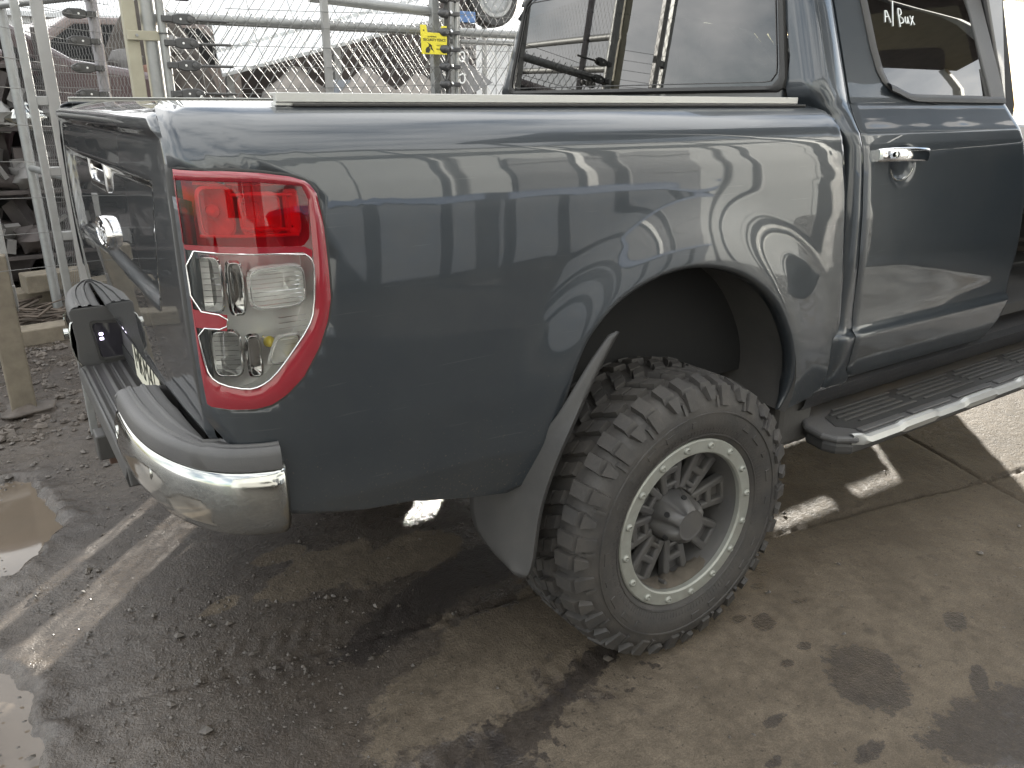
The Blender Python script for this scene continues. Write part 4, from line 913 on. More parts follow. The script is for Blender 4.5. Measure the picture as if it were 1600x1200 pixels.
def rear_door(mm):
    g = (lambda P: mir(P)) if mm else V3
    par = None
    zs = np.r_[np.linspace(.596, .74, 12), np.linspace(.747, .757, 3), np.linspace(.77, 1.28, 26), np.linspace(1.288, 1.396, 18)]
    xs = np.linspace(0, 1, 60); rows = []
    for z in zs:
        a, b_ = DG(z)+.003, DF(z); row = []
        for t in xs:
            x = a+(b_-a)*t; y = Yc(z)
            e = min(x-a, b_-x); y += .004*max(0, 1-e/.006)**2
            if z < .605: y += .003*(1-(z-.596)/.009)
            # lower body crease climbs forward and the panel tucks in beneath the handle
            q = math.hypot((x-.875)/.058, (z-1.232)/.048); y += .022*(1-float(smooth01((q-.55)/.5)))
            row.append((x, y, z))
        row = [(a+.001, row[0][1]+.02, z)]+row+[(b_-.001, row[-1][1]+.025, z)]; rows.append(row)
    bot = [(x, y+.02, z+.001) for x, y, z in rows[0]]; rows = [bot]+rows
    b = MB(); b.grid(g(rows), flip=mm); par = b.build('rear_door', PAINT, truck, smooth=60, recalc=False)
    # upper frame: painted rear quarter with the swept window opening, glass and black trim
    def WL(z): return float(np.interp(z, [1.392, 1.405, 1.425, 1.447, 1.48, 1.54, 1.66, 1.76], [1.12, .99, .915, .878, .858, .846, .838, .838]))
    zz = np.linspace(1.392, 1.765, 40); rows = []
    for z in zz:
        a = DG(z)+.003; w_ = WL(z)-.012; rows.append([(a+.001, Yc(z)+.02, z), (a, Yc(z), z)]+[(a+(w_-a)*t, Yc(z), z) for t in np.linspace(.02, 1, 12)]+[(w_, Yc(z)+.02, z)])
    b = MB(); b.grid(g(rows), flip=mm); b.build('door_frame', PAINT, par, smooth=60, recalc=False)
    rows = []
    for z in zz:      # trim along the swept rear edge
        w_ = WL(z); y = Yc(z); rows.append([(w_-.014, y+.01, z), (w_-.013, y-.003, z), (w_-.006, y-.006, z), (w_+.018, y-.004, z), (w_+.024, y+.012, z)])
    b = MB(); b.grid(g(rows), flip=mm); b.build('window_trim', BLACKP, par, smooth=60, recalc=False)
    rows = [[(x, y, z) for x in np.linspace(.88, 1.535, 20)] for y, z in ((Yc(1.394)+.0, 1.392), (Yc(1.394)-.006, 1.394), (Yc(1.40)-.006, 1.404), (Yc(1.41)-.004, 1.412), (Yc(1.41)+.015, 1.416))]
    rows = [[(x, y, z+.030*float(smooth01((1.06-x)/.20))**1.6+.004*(1-(x-.88)/.65)) for x, y, z in r_] for r_ in rows]
    b = MB(); b.grid(g(rows), flip=mm); b.build('window_trim', BLACKP, par, smooth=60, recalc=False)
    # black front upright of the frame
    b = MB(); b.prism(g([(1.455, Yc(1.40)-.002, 1.40), (1.548, Yc(1.40)-.002, 1.40), (1.505, Yc(1.765)-.002, 1.765), (1.41, Yc(1.765)-.002, 1.765)]), (0, -.02 if mm else .02, 0)); b.build('window_upright', GREYP, par, bevel=.004)
    b = MB(); b.prism(g([(1.435, Yc(1.40)+.004, 1.40), (1.456, Yc(1.40)+.004, 1.40), (1.411, Yc(1.765)+.004, 1.765), (1.39, Yc(1.765)+.004, 1.765)]), (0, -.012 if mm else .012, 0)); b.build('glass_channel', RUBBER, par)
    b = MB(); b.prism(g([(.60, Yc(1.755), 1.752), (1.50, Yc(1.755), 1.752), (1.48, Yc(1.79), 1.80), (.60, Yc(1.79), 1.80)]), (0, -.03 if mm else .03, 0)); b.build('frame_top', PAINT, par, bevel=.006)
    rows = [[(WL(z)+.0+(1.445-(z-1.40)*.12-WL(z))*t, Yc(z)+.010-.004*math.sin(math.pi*(z-1.39)/.37), z) for t in np.linspace(0, 1, 10)] for z in np.linspace(1.398, 1.76, 20)]
    b = MB(); b.grid(g(rows), flip=mm); gl = b.build('door_glass', GL_DOOR, par, smooth=180, recalc=False)
    if not mm:
        # handwriting in white paint pen on the glass
        o = Vector((.955, Yc(1.63)+.006, 1.615)); ux = Vector((1, 0, 0)); uy = Vector((0, .37, .93)).normalized()
        strokes = [[(-.012, 0), (-.002, .046), (.010, .0)], [(-.008, .016), (.006, .018)], [(.016, -.010), (.034, .066)], [(.046, -.010), (.048, .046), (.060, .044), (.061, .030), (.049, .022), (.064, .016), (.064, .004), (.049, .0)], [(.074, .022), (.071, .006), (.078, .001), (.084, .016), (.083, .024), (.085, .002)], [(.094, .026), (.108, .0)], [(.108, .026), (.092, -.002)]]
        b = MB()
        for s_ in strokes: b.tube([o+ux*(p[0]*1.25)+uy*p[1]-Vector((0, .007, 0)) for p in chaikin(s_, 1)], .0017, 5)
        b.build('handwriting', CHALK, gl)
    # chrome pull handle over its scooped recess
    b = MB(); yb = Yc(1.25)
    pts = [(.742, yb-.005, 1.256), (.752, yb-.022, 1.258), (.78, yb-.034, 1.259), (.86, yb-.040, 1.258), (.94, yb-.034, 1.254), (.962, yb-.022, 1.252), (.970, yb-.005, 1.250)]
    pts = chaikin(pts, 2); rows = []
    for i, p in enumerate(pts):
        h = .0165+.003*math.sin(math.pi*i/(len(pts)-1)); d_ = .009
        rows.append([(p[0], p[1]-d_*math.copysign(abs(math.cos(a))**.7, math.cos(a)), p[2]+h*math.copysign(abs(math.sin(a))**.6, math.sin(a))) for a in np.linspace(0, 2*math.pi, 20, endpoint=False)])
    b.grid(g(rows), closed=True); b.add(g(rows[0]), [tuple(range(20))]); b.add(g(rows[-1]), [tuple(range(20))]); h = b.build('door_handle', CHROME2, par, smooth=60)
    b = MB(); b.lathe([(.0085, -.003), (.0075, -.0055), (0, -.0058)], tuple(g((.775, yb-.041, 1.259))), 'y', 16); b.build('key_cover', CHROME, h, smooth=60)
    b = MB(); rows = [[(.875+rx*math.cos(a), Yc(1.23)+dy, 1.232+rz*math.sin(a)) for a in np.linspace(R(200), R(340), 20)] for rx, rz, dy in ((.062, .052, .002), (.060, .050, -.003), (.057, .047, -.002), (.055, .045, .006))]
    b.grid(g(rows), flip=mm); b.build('recess_rim', CHROME, par, smooth=180, recalc=False)
    return par
rear_door(False); rear_door(True)
def front_door():
    """far side: closed; near side: swung wide open beyond the picture"""
    b = MB(); zs = np.linspace(.60, 1.396, 30); G = [[(DF(z)+.01+(2.72-DF(z))*t, Yc(z), z) for t in np.linspace(0, 1, 12)] for z in zs]
    b.grid(mir(G), flip=True); d = b.build('front_door', PAINT, truck, smooth=60, solid=.04)
    b = MB(); b.tube(mir([(1.55, .10, 1.40), (1.50, .22, 1.77), (1.95, .24, 1.77), (2.68, .09, 1.40)]), .022, 8); b.build('window_frame', BLACKP, d)
    b = MB(); b.add(mir([(1.55, .10, 1.40), (1.51, .20, 1.75), (1.95, .22, 1.75), (2.66, .10, 1.40)]), [(0, 1, 2, 3)]); b.build('door_glass', GL_DOOR, d)
    hx, hy, an = 2.74, .02, R(-62)
    def rot(P):
        P = V3(P).copy(); dx, dy = P[..., 0]-hx, P[..., 1]-hy; c, s_ = math.cos(an), math.sin(an)
        # swing the free (rearward) edge out to the near side
        P[..., 0], P[..., 1] = hx+dx*math.cos(-an)-dy*math.sin(-an), hy+dx*math.sin(-an)+dy*math.cos(-an); return P
    b = MB(); b.grid(rot(G)); d = b.build('front_door', PAINT, truck, smooth=60, solid=.05)
    b = MB(); b.tube(rot([(1.55, .10, 1.40), (1.50, .22, 1.77), (1.95, .24, 1.77), (2.68, .09, 1.40)]), .022, 8); b.build('window_frame', BLACKP, d)
    b = MB(); b.add(rot([(1.55, .10, 1.40), (1.51, .20, 1.75), (1.95, .22, 1.75), (2.66, .10, 1.40)]), [(0, 1, 2, 3)]); b.build('door_glass', GL_DOOR, d)
    b = MB(); b.box(tuple(rot((1.75, -.02, 1.25))), (.22, .03, .035), rz=-an); b.build('door_handle', CHROME2, d, bevel=.008)
front_door()
# ---- side steps
def side_step(mm):
    g = (lambda P: mir(P)) if mm else V3
    sgn = -1 if mm else 1
    X1 = 2.85
    top = [(.735, .115), (.665, .085), (.600, .02), (.585, -.05), (.60, -.095), (.648, -.128), (X1, -.128), (X1, .115)]
    b = MB(); b.prism(g([(x, y, .478) for x, y in top]), (0, 0, -.022))
    base = b.build('side_step', GREYP, truck, bevel=.010, bseg=3)
    b = MB(); P = shrink(top, .012); b.prism(g([(x, y, .456) for x, y in P]), (0, 0, -.040)); b.build('step_underside', BLACKP, base, bevel=.012)
    # ribbed tread pad
    b = MB(); pad = [(.80, .055), (.70, .02), (.665, -.04), (.70, -.085), (X1, -.085), (X1, .055)]; b.prism(g([(x, y, .4775) for x, y in pad]), (0, 0, .003)); b.build('tread_pad', RUBBER, base)
    for k, y in enumerate((.040, .016, -.008, -.032, -.056)):
        n = 6
        for i in range(n):
            xa = (.76 if k in (0, 4) else .72)+.0+(X1-.74)*i/n; b = MB(); b.box(tuple(g(((xa+xa+(X1-.74)/n-.05)/2, y, .483))), ((X1-.74)/n-.05, .010, .007)); b.build('tread_rib', BLACKP, base, bevel=.002)
    for i in range(8):
        b = MB(); b.box(tuple(g((.80+.26*i, -.102, .4815))), (.215, .024, .008)); b.build('tread_block', GREYP, base, bevel=.003)
    # bright strip along the outer edge with stepped lower edge
    pts = []; x = .640; k = 0
    topz, lowz = [], []
    rows = []
    xs = np.arange(.640, X1, .01)
    for x in xs:
        ph = ((x-.66) % .36)/.36; s_ = float(smooth01((ph-.02)/.07)-smooth01((ph-.50)/.07)); e = float(smooth01((x-.64)/.05))
        zt = .486-.007*s_; zl = .452+.010*s_
        rows.append([(x, -.118+.016*(1-e), zt-.004), (x, -.128+.016*(1-e), zt), (x, -.140+.020*(1-e), zt-.003), (x, -.150+.03*(1-e), zt-.016), (x, -.146+.03*(1-e), zl), (x, -.125+.02*(1-e), zl-.003)])
    b = MB(); b.grid(g(rows), flip=not mm); b.build('step_strip', ALU, base, smooth=30)
    for x in (1.0, 1.7, 2.4): b = MB(); b.box(tuple(g((x, .24, .445))), (.05, .34, .03)); b.build('step_bracket', BLACKP, base)
side_step(False); side_step(True)

# ------------------------------------------------------------------ fence behind the truck
def FY(x): return 2.42-.054*(x+.67)
def chain_link(b, p0, p1, z0, z1, pitch=.05, hv=.0345, r=.0017, ph=0):
    p0, p1 = V3(p0), V3(p1); L = np.linalg.norm(p1-p0); d = (p1-p0)/L; nrm = np.array([-d[1], d[0]])
    n = int(L/pitch*1); m = int((z1-z0)/hv)
    for k in range(n*2):
        sg = np.where((np.arange(m+1)+k) % 2 == 0, -1, 1); zs = z0+hv*np.arange(m+1); s = pitch*.5*(k+.5)+sg*pitch*.262
        s = s+.003*np.sin(zs*5+pitch*k*9); o = sg*.0020
        C = np.stack([p0[0]+d[0]*s+nrm[0]*o, p0[1]+d[1]*s+nrm[1]*o, zs], 1); q = len(b.v)
        for c in C:
            for a in (0, 1, 2, 3):
                t = math.pi/4+a*math.pi/2; b.v.append((c[0]+d[0]*r*math.cos(t), c[1]+d[1]*r*math.cos(t)+nrm[1]*r*.9*math.sin(t), c[2]+r*math.sin(t)))
        for i in range(m):
            for a in range(4): b.f.append((q+i*4+a, q+i*4+(a+1) % 4, q+(i+1)*4+(a+1) % 4, q+(i+1)*4+a))
def post(b, x, y, z0, z1, r, n=14): b.tube([(x, y, z0), (x, y, z1)], r, n)
def fence():
    f = thing('chain_link_fence', 'galvanised chain link security fence with pipe rails behind the truck', 'fence', (1, 2.4, 0))
    b = MB(); chain_link(b, (-.60, FY(-.6)), (3.4, FY(3.4)), .06, 1.765); o = b.build('wire_mesh', WIRE, f, recalc=False); o['kind'] = 'stuff'
    b = MB(); b.tube([(-.66, FY(-.66)+.035, 1.722), (3.5, FY(3.5)+.035, 1.722)], .021, 14); b.build('rail', GALV, f, smooth=60)
    b = MB(); b.tube([(.72, FY(.72)+.03, 1.680), (3.5, FY(3.5)+.03, 1.680)], .012, 12); b.build('rail', GALV, f, smooth=60)
    b = MB(); b.tube([(.05, FY(.05)+.05, 1.838), (.68, FY(.68)+.05, 1.806)], .022, 14); b.build('brace_pipe', GALV, f, smooth=60)
    b = MB(); post(b, -.640, 2.420, 0, 2.4, .030); b.build('fence_post', GALV, f, smooth=60)
    b = MB(); b.box((-.712, 2.425, 1.2), (.050, .05, 2.4)); b.build('gate_post', CREAM, f, bevel=.004)
    b = MB(); b.box((-.672, 2.388, 1.645), (.125, .012, .036)); k = b.build('hinge_strap', CREAM, f, bevel=.002)
    b = MB(); b.tube([(-.698, 2.384, 1.645), (-.698, 2.376, 1.645)], .006, 8); b.build('strap_bolt', GALV, k)
    b = MB(); b.box((.085, FY(.085)-.03, 1.0), (.030, .03, 2.0)); b.build('fence_post', PALE, f, bevel=.003)
    b = MB(); b.box((.652, FY(.65)+.03, 1.0), (.04, .04, 2.2)); b.box((.762, FY(.76)+.03, 1.0), (.04, .04, 2.2)); b.build('fence_post', GALV, f, bevel=.004)
    b = MB(); post(b, 3.4, FY(3.4), 0, 2.4, .03); b.build('fence_post', GALV, f, smooth=60)
    f2 = thing('chain_link_fence', 'oblique chain link fence panel receding at the left of the gate post', 'fence', (-.85, 3.3, 0))
    b = MB(); chain_link(b, (-.735, 2.46), (-1.02, 4.6), .06, 2.3); o = b.build('wire_mesh', WIRE, f2, recalc=False); o['kind'] = 'stuff'
    for z in (1.99, 1.93, 1.0): b = MB(); b.tube([(-.74, 2.46, z-(.0 if z != 1.93 else .12)), (-1.03, 4.62, z+(.12 if z == 1.99 else 0))], .021, 12); b.build('rail', GALV, f2, smooth=60)
    b = MB(); post(b, -1.03, 4.63, 0, 2.4, .03); b.build('fence_post', GALV, f2, smooth=60)
    f3 = thing('chain_link_fence', 'second taller chain link fence standing farther back behind the pipe rails', 'fence', (1, 3.3, 0))
    b = MB(); chain_link(b, (-.45, 3.25), (4.6, 3.05), 1.55, 2.55, r=.0014); o = b.build('wire_mesh', WIRE, f3, recalc=False); o['kind'] = 'stuff'
    for x in (-.45, 2.1, 4.6): b = MB(); post(b, x, 3.25-.04*(x+.45), 0, 2.6, .025); b.build('fence_post', GALV, f3, smooth=60)
    b = MB(); b.tube([(-.45, 3.25, 2.58), (4.6, 3.05, 2.58)], .02, 10); b.build('rail', GALV, f3, smooth=60)
fence()
def insulator(par, x, y, z, sgn, rod=.14):
    """black strain insulator clamped to a post: strap, plate with an eye bolt, and a thin standoff rod; sgn points along x"""
    b = MB(); b.box((x, y-.018, z), (.040, .030, .024)); i = b.build('insulator', BLACKINS, par, bevel=.003)
    P = [(x+sgn*.02, z-.014), (x+sgn*.045, z-.021), (x+sgn*.090, z-.021), (x+sgn*.112, z-.010), (x+sgn*.116, z), (x+sgn*.112, z+.010), (x+sgn*.090, z+.021), (x+sgn*.045, z+.021), (x+sgn*.02, z+.014)]
    b = MB(); b.prism([(a, y-.030, c) for a, c in P], (0, .020, 0)); b.build('insulator_body', BLACKINS, i, bevel=.004)
    b = MB(); b.lathe([(.012, .0), (.011, -.008), (.006, -.010), (0, -.010)], (x+sgn*.088, y-.030, z), 'y', 14); b.build('eye_bolt', GREYP, i, smooth=50)
    b = MB(); b.lathe([(.0045, 0), (.0045, -.002), (0, -.003)], (x+sgn*.052, y-.031, z), 'y', 10); b.build('bolt', WHITEP, i, smooth=50)
    if rod: b = MB(); b.tube([(x+sgn*.10, y-.01, z), (x+sgn*(.11+rod), y-.006, z+.0)], .0055, 8); b.build('standoff_rod', GREYP, i, smooth=60)
def electric():
    e = thing('electric_fence', 'electric fence strands on black insulators in front of the chain link mesh', 'electric fence', (.1, 2.36, 0))
    px = -.597; py = FY(px)-.035
    b = MB(); post(b, px, py, 0, 2.3, .0165); b.build('insulator_post', GALV, e, smooth=60)
    for z in (1.47-.045, 1.535, 1.620, 1.710, 1.80): insulator(e, px+.015, py, z, 1)
    b = MB(); b.box((px, py, 1.655), (.037, .037, .005)); b.build('cable_tie', BLACKINS, e)
    qx = .705; qy = FY(qx)-.035
    for k, dx in enumerate((-.02, .028)): b = MB(); post(b, qx+dx, qy+.0, 0, 2.3, .011 if k else .014); b.build('insulator_post', GALV if k else BLACKP, e, smooth=60)
    for z in (1.478, 1.558, 1.636, 1.711, 1.793, 1.857):
        b = MB(); b.blob((qx-.048, qy-.02, z), (.062, .04, .040), 1, 8, .06); i = b.build('insulator', BLACKINS, e, smooth=60)
        b = MB(); b.box((qx+.008, qy-.018, z), (.058, .022, .020)); b.build('insulator_clamp', BLACKINS, i, bevel=.004)
        b = MB(); b.tube([(qx-.018, qy-.03, z+.010), (qx-.012, qy-.034, z)], .006, 8); b.build('bolt', CHROME2, i)
        if z < 1.70: b = MB(); b.tube(chaikin([(qx-.072, qy-.02, z-.01), (qx-.066, qy-.03, z-.045), (qx-.05, qy-.03, z-.066), (qx-.034, qy-.03, z-.045), (qx-.028, qy-.02, z-.012)], 2), .0024, 6); b.build('jumper_wire', BLACKINS, i)
    for z in (1.50, 1.60): b = MB(); b.tube(chaikin([(qx+.03, qy-.02, z+.02), (qx+.055, qy-.03, z+.03), (qx+.058, qy-.03, z-.01), (qx+.035, qy-.03, z-.02), (qx+.03, qy-.02, z)], 2), .004, 6); b.build('cable_loop', WHITEP, e)
    for k, z in enumerate((1.435, 1.478, 1.558, 1.636, 1.711, 1.793)):
        za = (1.430, 1.445, 1.535, 1.620, 1.705, 1.757)[k]; xs = np.linspace(px+.11+(.14 if k else 0), qx-.078, 24)
        b = MB(); b.tube([(x, qy+.0+(py-qy)*(qx-x)/(qx-px)-.015, za+(z-za)*((x-px)/(qx-px))-.006*math.sin(math.pi*(x-px)/(qx-px))) for x in xs], .0014, 5); b.build('fence_wire', WIRE, e)
        if k: b = MB(); b.tube([(qx+.03, qy-.02, z), (3.3, FY(3.3)-.05, z+.01)], .0013, 5); b.build('fence_wire', WIRE, e)
    for x, dz in ((-.395, 0), (-.455, .02)):
        b = MB(); b.tube([(x, FY(x)-.03, 1.43), (x-.012, FY(x)-.032, 1.56), (x-.02, FY(x)-.03, 1.76+dz)], .0013, 5); b.build('vertical_wire', WIRE, e)
    # the receding run at the left: dark post, insulators pointing left, fan of strands
    e2 = thing('electric_fence', 'dark post with black insulators and fanned strands left of the cream gate post', 'electric fence', (-.80, 2.9, 0))
    px, py = -.775, 2.90; b = MB(); post(b, px, py, 0, 2.4, .024); b.build('insulator_post', mat('grey_post', (.22, .21, .22), rough=.4, metal=.5), e2, smooth=60)
    zs = (1.775, 1.665, 1.555, 1.445, 1.30, 1.15, 1.0, .85, .7)
    for z in zs[:4]: insulator(e2, px-.01, py-.01, z-.02, -1, 0)
    for k, z in enumerate(zs):
        b = MB(); b.tube([(px-.10, py-.03, z-.02), (-1.55, 2.05, 1.80-.05*k+(z-1.775)*.55)], .0015, 5); b.build('fence_wire', WIRE, e2)
    # ladder-shaped gate frame at the left edge of the picture
    l = thing('gate_frame', 'pale steel gate frame of two uprights joined by short rungs', 'gate', (-1.07, 2.4, 0))
    b = MB(); b.box((-1.105, 2.40, 1.25), (.030, .04, 2.5)); b.build('upright', GALV, l, bevel=.004)
    b = MB(); b.box((-1.032, 2.40, 1.25), (.042, .04, 2.5)); b.build('upright', PALE, l, bevel=.004)
    for z in (.45, .875, 1.13, 1.395, 1.9): b = MB(); b.box((-1.072, 2.40, z), (.042, .03, .035)); b.build('rung', GALV, l, bevel=.003)
    b = MB()
    for k in range(30): z = .35+k*.055; b.tube([(-1.09, 2.385, z), (-.75, 2.60, z-.01)], .0012, 4)
    b.build('wire_strands', WIRE, l)['kind'] = 'stuff'
    # warning sign hung on the strands
    s = thing('warning_sign', 'small yellow security fence warning sign hanging on the fence wires', 'sign', (.6, 2.31, 1.61))
    X0, X1, Z0, Z1 = .533, .667, 1.611, 1.738; Y0 = FY(.6)-.066
    pts = [(X0-.002, Z0), (X1, Z0), (X1+.003, Z1), (X1-.027, Z1), (X1-.029, Z1-.032), (X0+.032, Z1-.032), (X0+.026, Z1), (X0-.006, Z1)]
    b = MB(); b.prism([(x, Y0, z) for x, z in pts], (0, .003, 0)); sp = b.build('sign_plate', YELLOW, s, bevel=.0008)
    fr = lambda x, z: frame((x, Y0-.0006, z), (1, 0, 0), (0, 0, 1))
    text_mesh('sign_text', 'WARNING', .010, INK, sp, fr(.588, 1.688), ext=.0003)
    text_mesh('sign_text', 'SECURITY FENCE', .0158, INK, sp, fr(.601, 1.674), ext=.0003, bold=.0003)
    text_mesh('sign_text', 'ELECTRIC', .0085, INK, sp, fr(.630, 1.651), ext=.0003)
    text_mesh('sign_text', 'FENCE', .0085, INK, sp, fr(.622, 1.634), ext=.0003)
    b = MB(); H = [(.552, 1.618), (.570, 1.616), (.577, 1.630), (.573, 1.640), (.580, 1.655), (.575, 1.657), (.567, 1.644), (.557, 1.640), (.551, 1.630)]
    b.prism([(x, Y0-.0008, z) for x, z in H], (0, .0007, 0)); b.prism([(x, Y0-.0008, z) for x, z in [(.562, 1.664), (.580, 1.640), (.577, 1.637), (.598, 1.620), (.584, 1.645), (.588, 1.648)]], (0, .0007, 0)); b.build('pictogram', INK, sp)
    for x in (X0+.012, X1-.013): b = MB(); b.lathe([(.0035, 0), (.0035, -.001), (0, -.0012)], (x, Y0-.0005, 1.715), 'y', 10); b.build('rivet', INK, sp)
electric()

# ------------------------------------------------------------------ yard beyond the fence
def tp(name, label, cat, c, group=None): return thing(name, label, cat, c, group)
def yard():
    # timber post near the left edge
    t = tp('timber_post', 'weathered square timber post standing in the mud left of the truck', 'post', (-1.33, 2.86, 0))
    b = MB(); b.box((-1.345, 2.88, .36), (.105, .10, .78)); b.build('post', TIMBER, t, bevel=.008)
    b = MB(); b.box((-1.30, 2.90, .74), (.035, .03, .52)); b.build('bracket', PALE, t, bevel=.004)
    b = MB(); b.box((-1.305, 2.885, .555), (.05, .05, .10)); b.build('clamp', PALE, t, bevel=.004)
    b = MB(); b.blob((-1.33, 2.86, .01), (.22, .19, .07), 4, 12, .35); tag(b.build('mud_heap', mat('wet_mud', (.07, .058, .048), rough=.55, var=.4, bump=1, bscale=40), smooth=180), 'low heap of wet mud around the foot of the timber post', None, None, 'structure')
    # unseen sheets added behind the fence to shape the sun patches on the ground
    for q, (x0, x1, lb) in enumerate(((-.62, .00, 'wide dark sheet added unseen behind the fence to block sun'), (.085, .20, 'narrow dark sheet added unseen behind the fence to block sun'))):
        b = MB(); b.box(((x0+x1)/2, 2.72, .64), (x1-x0, .03, 1.28)); tag(b.build('sun_blocker', DKSCRAP, None, bevel=.004), lb, 'sun blocker')
    b = MB(); b.prism([(.64, 2.72, 0), (1.18, 2.72, 0), (1.18, 2.72, .60), (1.50, 2.72, .60), (1.50, 2.72, 0), (3.1, 2.72, 0), (3.1, 2.72, 1.28), (.64, 2.72, 1.28)], (0, .03, 0)); tag(b.build('sun_blocker', DKSCRAP), 'long notched sheet added unseen behind the fence to shape the sun', 'sun blocker')
    # planks and sleepers on the ground
    def plank(c, d, rz, label):
        b = MB(); b.box(c, d, rz=rz); o = b.build('plank', TIMBER, None, bevel=.008, base=c); tag(o, label, 'plank', 'planks lying on the mud')
    plank((-1.35, 4.15, .05), (1.5, .16, .10), R(8), 'long pale plank lying flat nearest the truck bumper')
    plank((-1.30, 4.95, .10), (1.2, .22, .16), R(4), 'thick timber sleeper lying behind the twigs')
    plank((-.95, 4.80, .26), (.5, .18, .12), R(10), 'short timber block resting on the sleeper')
    b = MB(); rr = np.random.default_rng(11)
    for k in range(120):
        c = Vector((rr.uniform(-1.9, -.7), rr.uniform(4.3, 4.85), rr.uniform(.02, .16))); a = rr.uniform(-.5, .5); l = rr.uniform(.12, .4); b.tube([c, c+Vector((l*math.cos(a)*.5, l*math.sin(a)*.5, rr.uniform(-.03, .05))), c+Vector((l*math.cos(a), l*math.sin(a)+rr.uniform(-.05, .05), rr.uniform(-.05, .08)))], rr.uniform(.003, .011), 5)
    tag(b.build('twigs', mat('dark_twigs', (.10, .08, .065), rough=.9, var=.4)), 'tangle of twigs and broken sticks between the planks', None, None, 'stuff')
    b = MB(); rr = np.random.default_rng(12)
    for k in range(260):
        s = rr.gamma(2, .009)+.006; b.blob((rr.normal(-1.25, .35), rr.uniform(2.4, 4.1), s*.2), (s*1.4, s*1.2, s*.8), k, 4, .35)
    tag(b.build('rubble', mat('mud_rubble', (.10, .085, .072), rough=.7, var=.4, vscale=12)), 'scattered stones and lumps of mud near the fence', None, None, 'stuff')
    # wrecked cars stacked at the left
    def hulk(loc, rz, m, label, sc=1, flat=1):
        t = tp('wrecked_car', label, 'wrecked car', loc, 'wrecked cars stacked in the yard'); t.rotation_euler = (0, 0, rz); z0 = Vector(loc)
        t['_o'] = (0, 0, 0)
        prof = [(-2.1, .25), (-2.15, .55), (-2.0, .82), (-1.2, .92), (-.55, 1.36), (.75, 1.40), (1.45, .98), (2.0, .90), (2.15, .6), (2.1, .25), (1.75, .22), (1.65, .48), (1.3, .60), (.98, .48), (.9, .22), (-.9, .22), (-.98, .48), (-1.3, .6), (-1.62, .48), (-1.72, .22)]
        b = MB(); b.prism([(x*sc, -.8, z*flat) for x, z in prof], (0, 1.6, 0)); b.build('body', m, t, bevel=.06, bseg=3)
        for s_ in (-1, 1):
            b = MB(); b.prism([(x, s_*.795, z*flat) for x, z in [(-1.0, .95), (-.52, 1.29), (.05, 1.31), (.05, .95)]], (0, s_*.012, 0)); b.prism([(x, s_*.795, z*flat) for x, z in [(.12, .95), (.12, 1.31), (.70, 1.32), (1.2, .96)]], (0, s_*.012, 0)); b.build('window', DARK, t)
            b = MB(); b.box((.08, s_*.805, .62*flat), (.012, .012, .66*flat)); b.box((-.95, s_*.805, .60*flat), (.012, .012, .5*flat)); b.build('door_seam', DARK, t)
            for x in (-1.32, 1.32): b = MB(); b.lathe([(.14, -.09), (.27, -.09), (.29, -.05), (.29, .05), (.27, .09), (.14, .09)], (x, s_*.66, .30*flat), 'y', 24); b.build('wheel', RUBBER, t, smooth=50)
        b = MB(); b.box((2.13, 0, .62*flat), (.05, 1.1, .12)); b.build('bumper_trim', BLACKP, t, bevel=.02)
    hulk((-2.05, 6.55, .72), R(4), MAROON, 'dark maroon wrecked car on top of the stack behind the planks')
    hulk((-2.1, 6.6, -.08), R(6), DKSCRAP, 'flattened dark wrecked car at the bottom of the stack', 1, .64)
    hulk((.05, 8.6, .8), R(12), mat('brown_panel', (.10, .06, .055), rough=.4, coat=.4, dust=.5), 'brown wrecked car raised up behind the oblique fence panel')
    b = MB(); b.box((.1, 8.7, .42), (3.6, 1.7, .84)); tag(b.build('crushed_metal', DKSCRAP, None, bevel=.05), 'dark block of crushed metal under the brown wrecked car', 'crushed scrap')
    # parts rack in front of the stack
    r_ = tp('parts_rack', 'dark steel rack loaded with salvaged car parts behind the gate frame', 'rack', (-1.6, 5.45, 0))
    for x in (-2.6, -.78):
        for y in (5.25, 5.75): b = MB(); b.box((x, y, .95), (.06, .05, 1.9)); b.build('upright', DKSCRAP, r_, bevel=.004)
    for z in (.35, .80, 1.22, 1.62): b = MB(); b.box((-1.69, 5.5, z), (1.85, .52, .03)); b.build('shelf', DKSCRAP, r_, bevel=.004)
    rr = np.random.default_rng(21)
    spec = [('bumper_cover', 'pale curved bumper cover lying on the third rack shelf', PALE, 1.30), ('bumper_cover', 'dark curved bumper cover on the second rack shelf', DKSCRAP, .88), ('bumper_cover', 'maroon bumper cover on the top rack shelf', MAROON, 1.72)]
    for nme, lb, m, z in spec:
        b = MB(); P = [(-1.05-.95*t, 5.32+.28*(2*t-1)**2*0-.10*math.sin(math.pi*t), z+.12*math.sin(math.pi*t*.8+.2)-.06) for t in np.linspace(0, 1, 16)]
        b.tube(P, [.045+.02*math.sin(math.pi*k/15) for k in range(16)], 12); tag(b.build(nme, m, None, smooth=60), lb, 'bumper', 'salvaged bumpers on the rack')
    k = 0
    names = [('silver headlamp on the rack shelf beside the pale bumper', PALE), ('chrome mirror shell lying on the rack shelf', CHROME), ('grey hub cap leaning on the rack shelf', GREYSCRAP), ('dark gearbox casing on the lowest rack shelf', DKSCRAP), ('rusty brown alternator on the middle rack shelf', BROWN), ('grey plastic duct on the middle rack shelf', GREYSCRAP), ('pale air filter box on the lowest rack shelf', PALE), ('maroon mirror housing on the upper rack shelf', MAROON)]
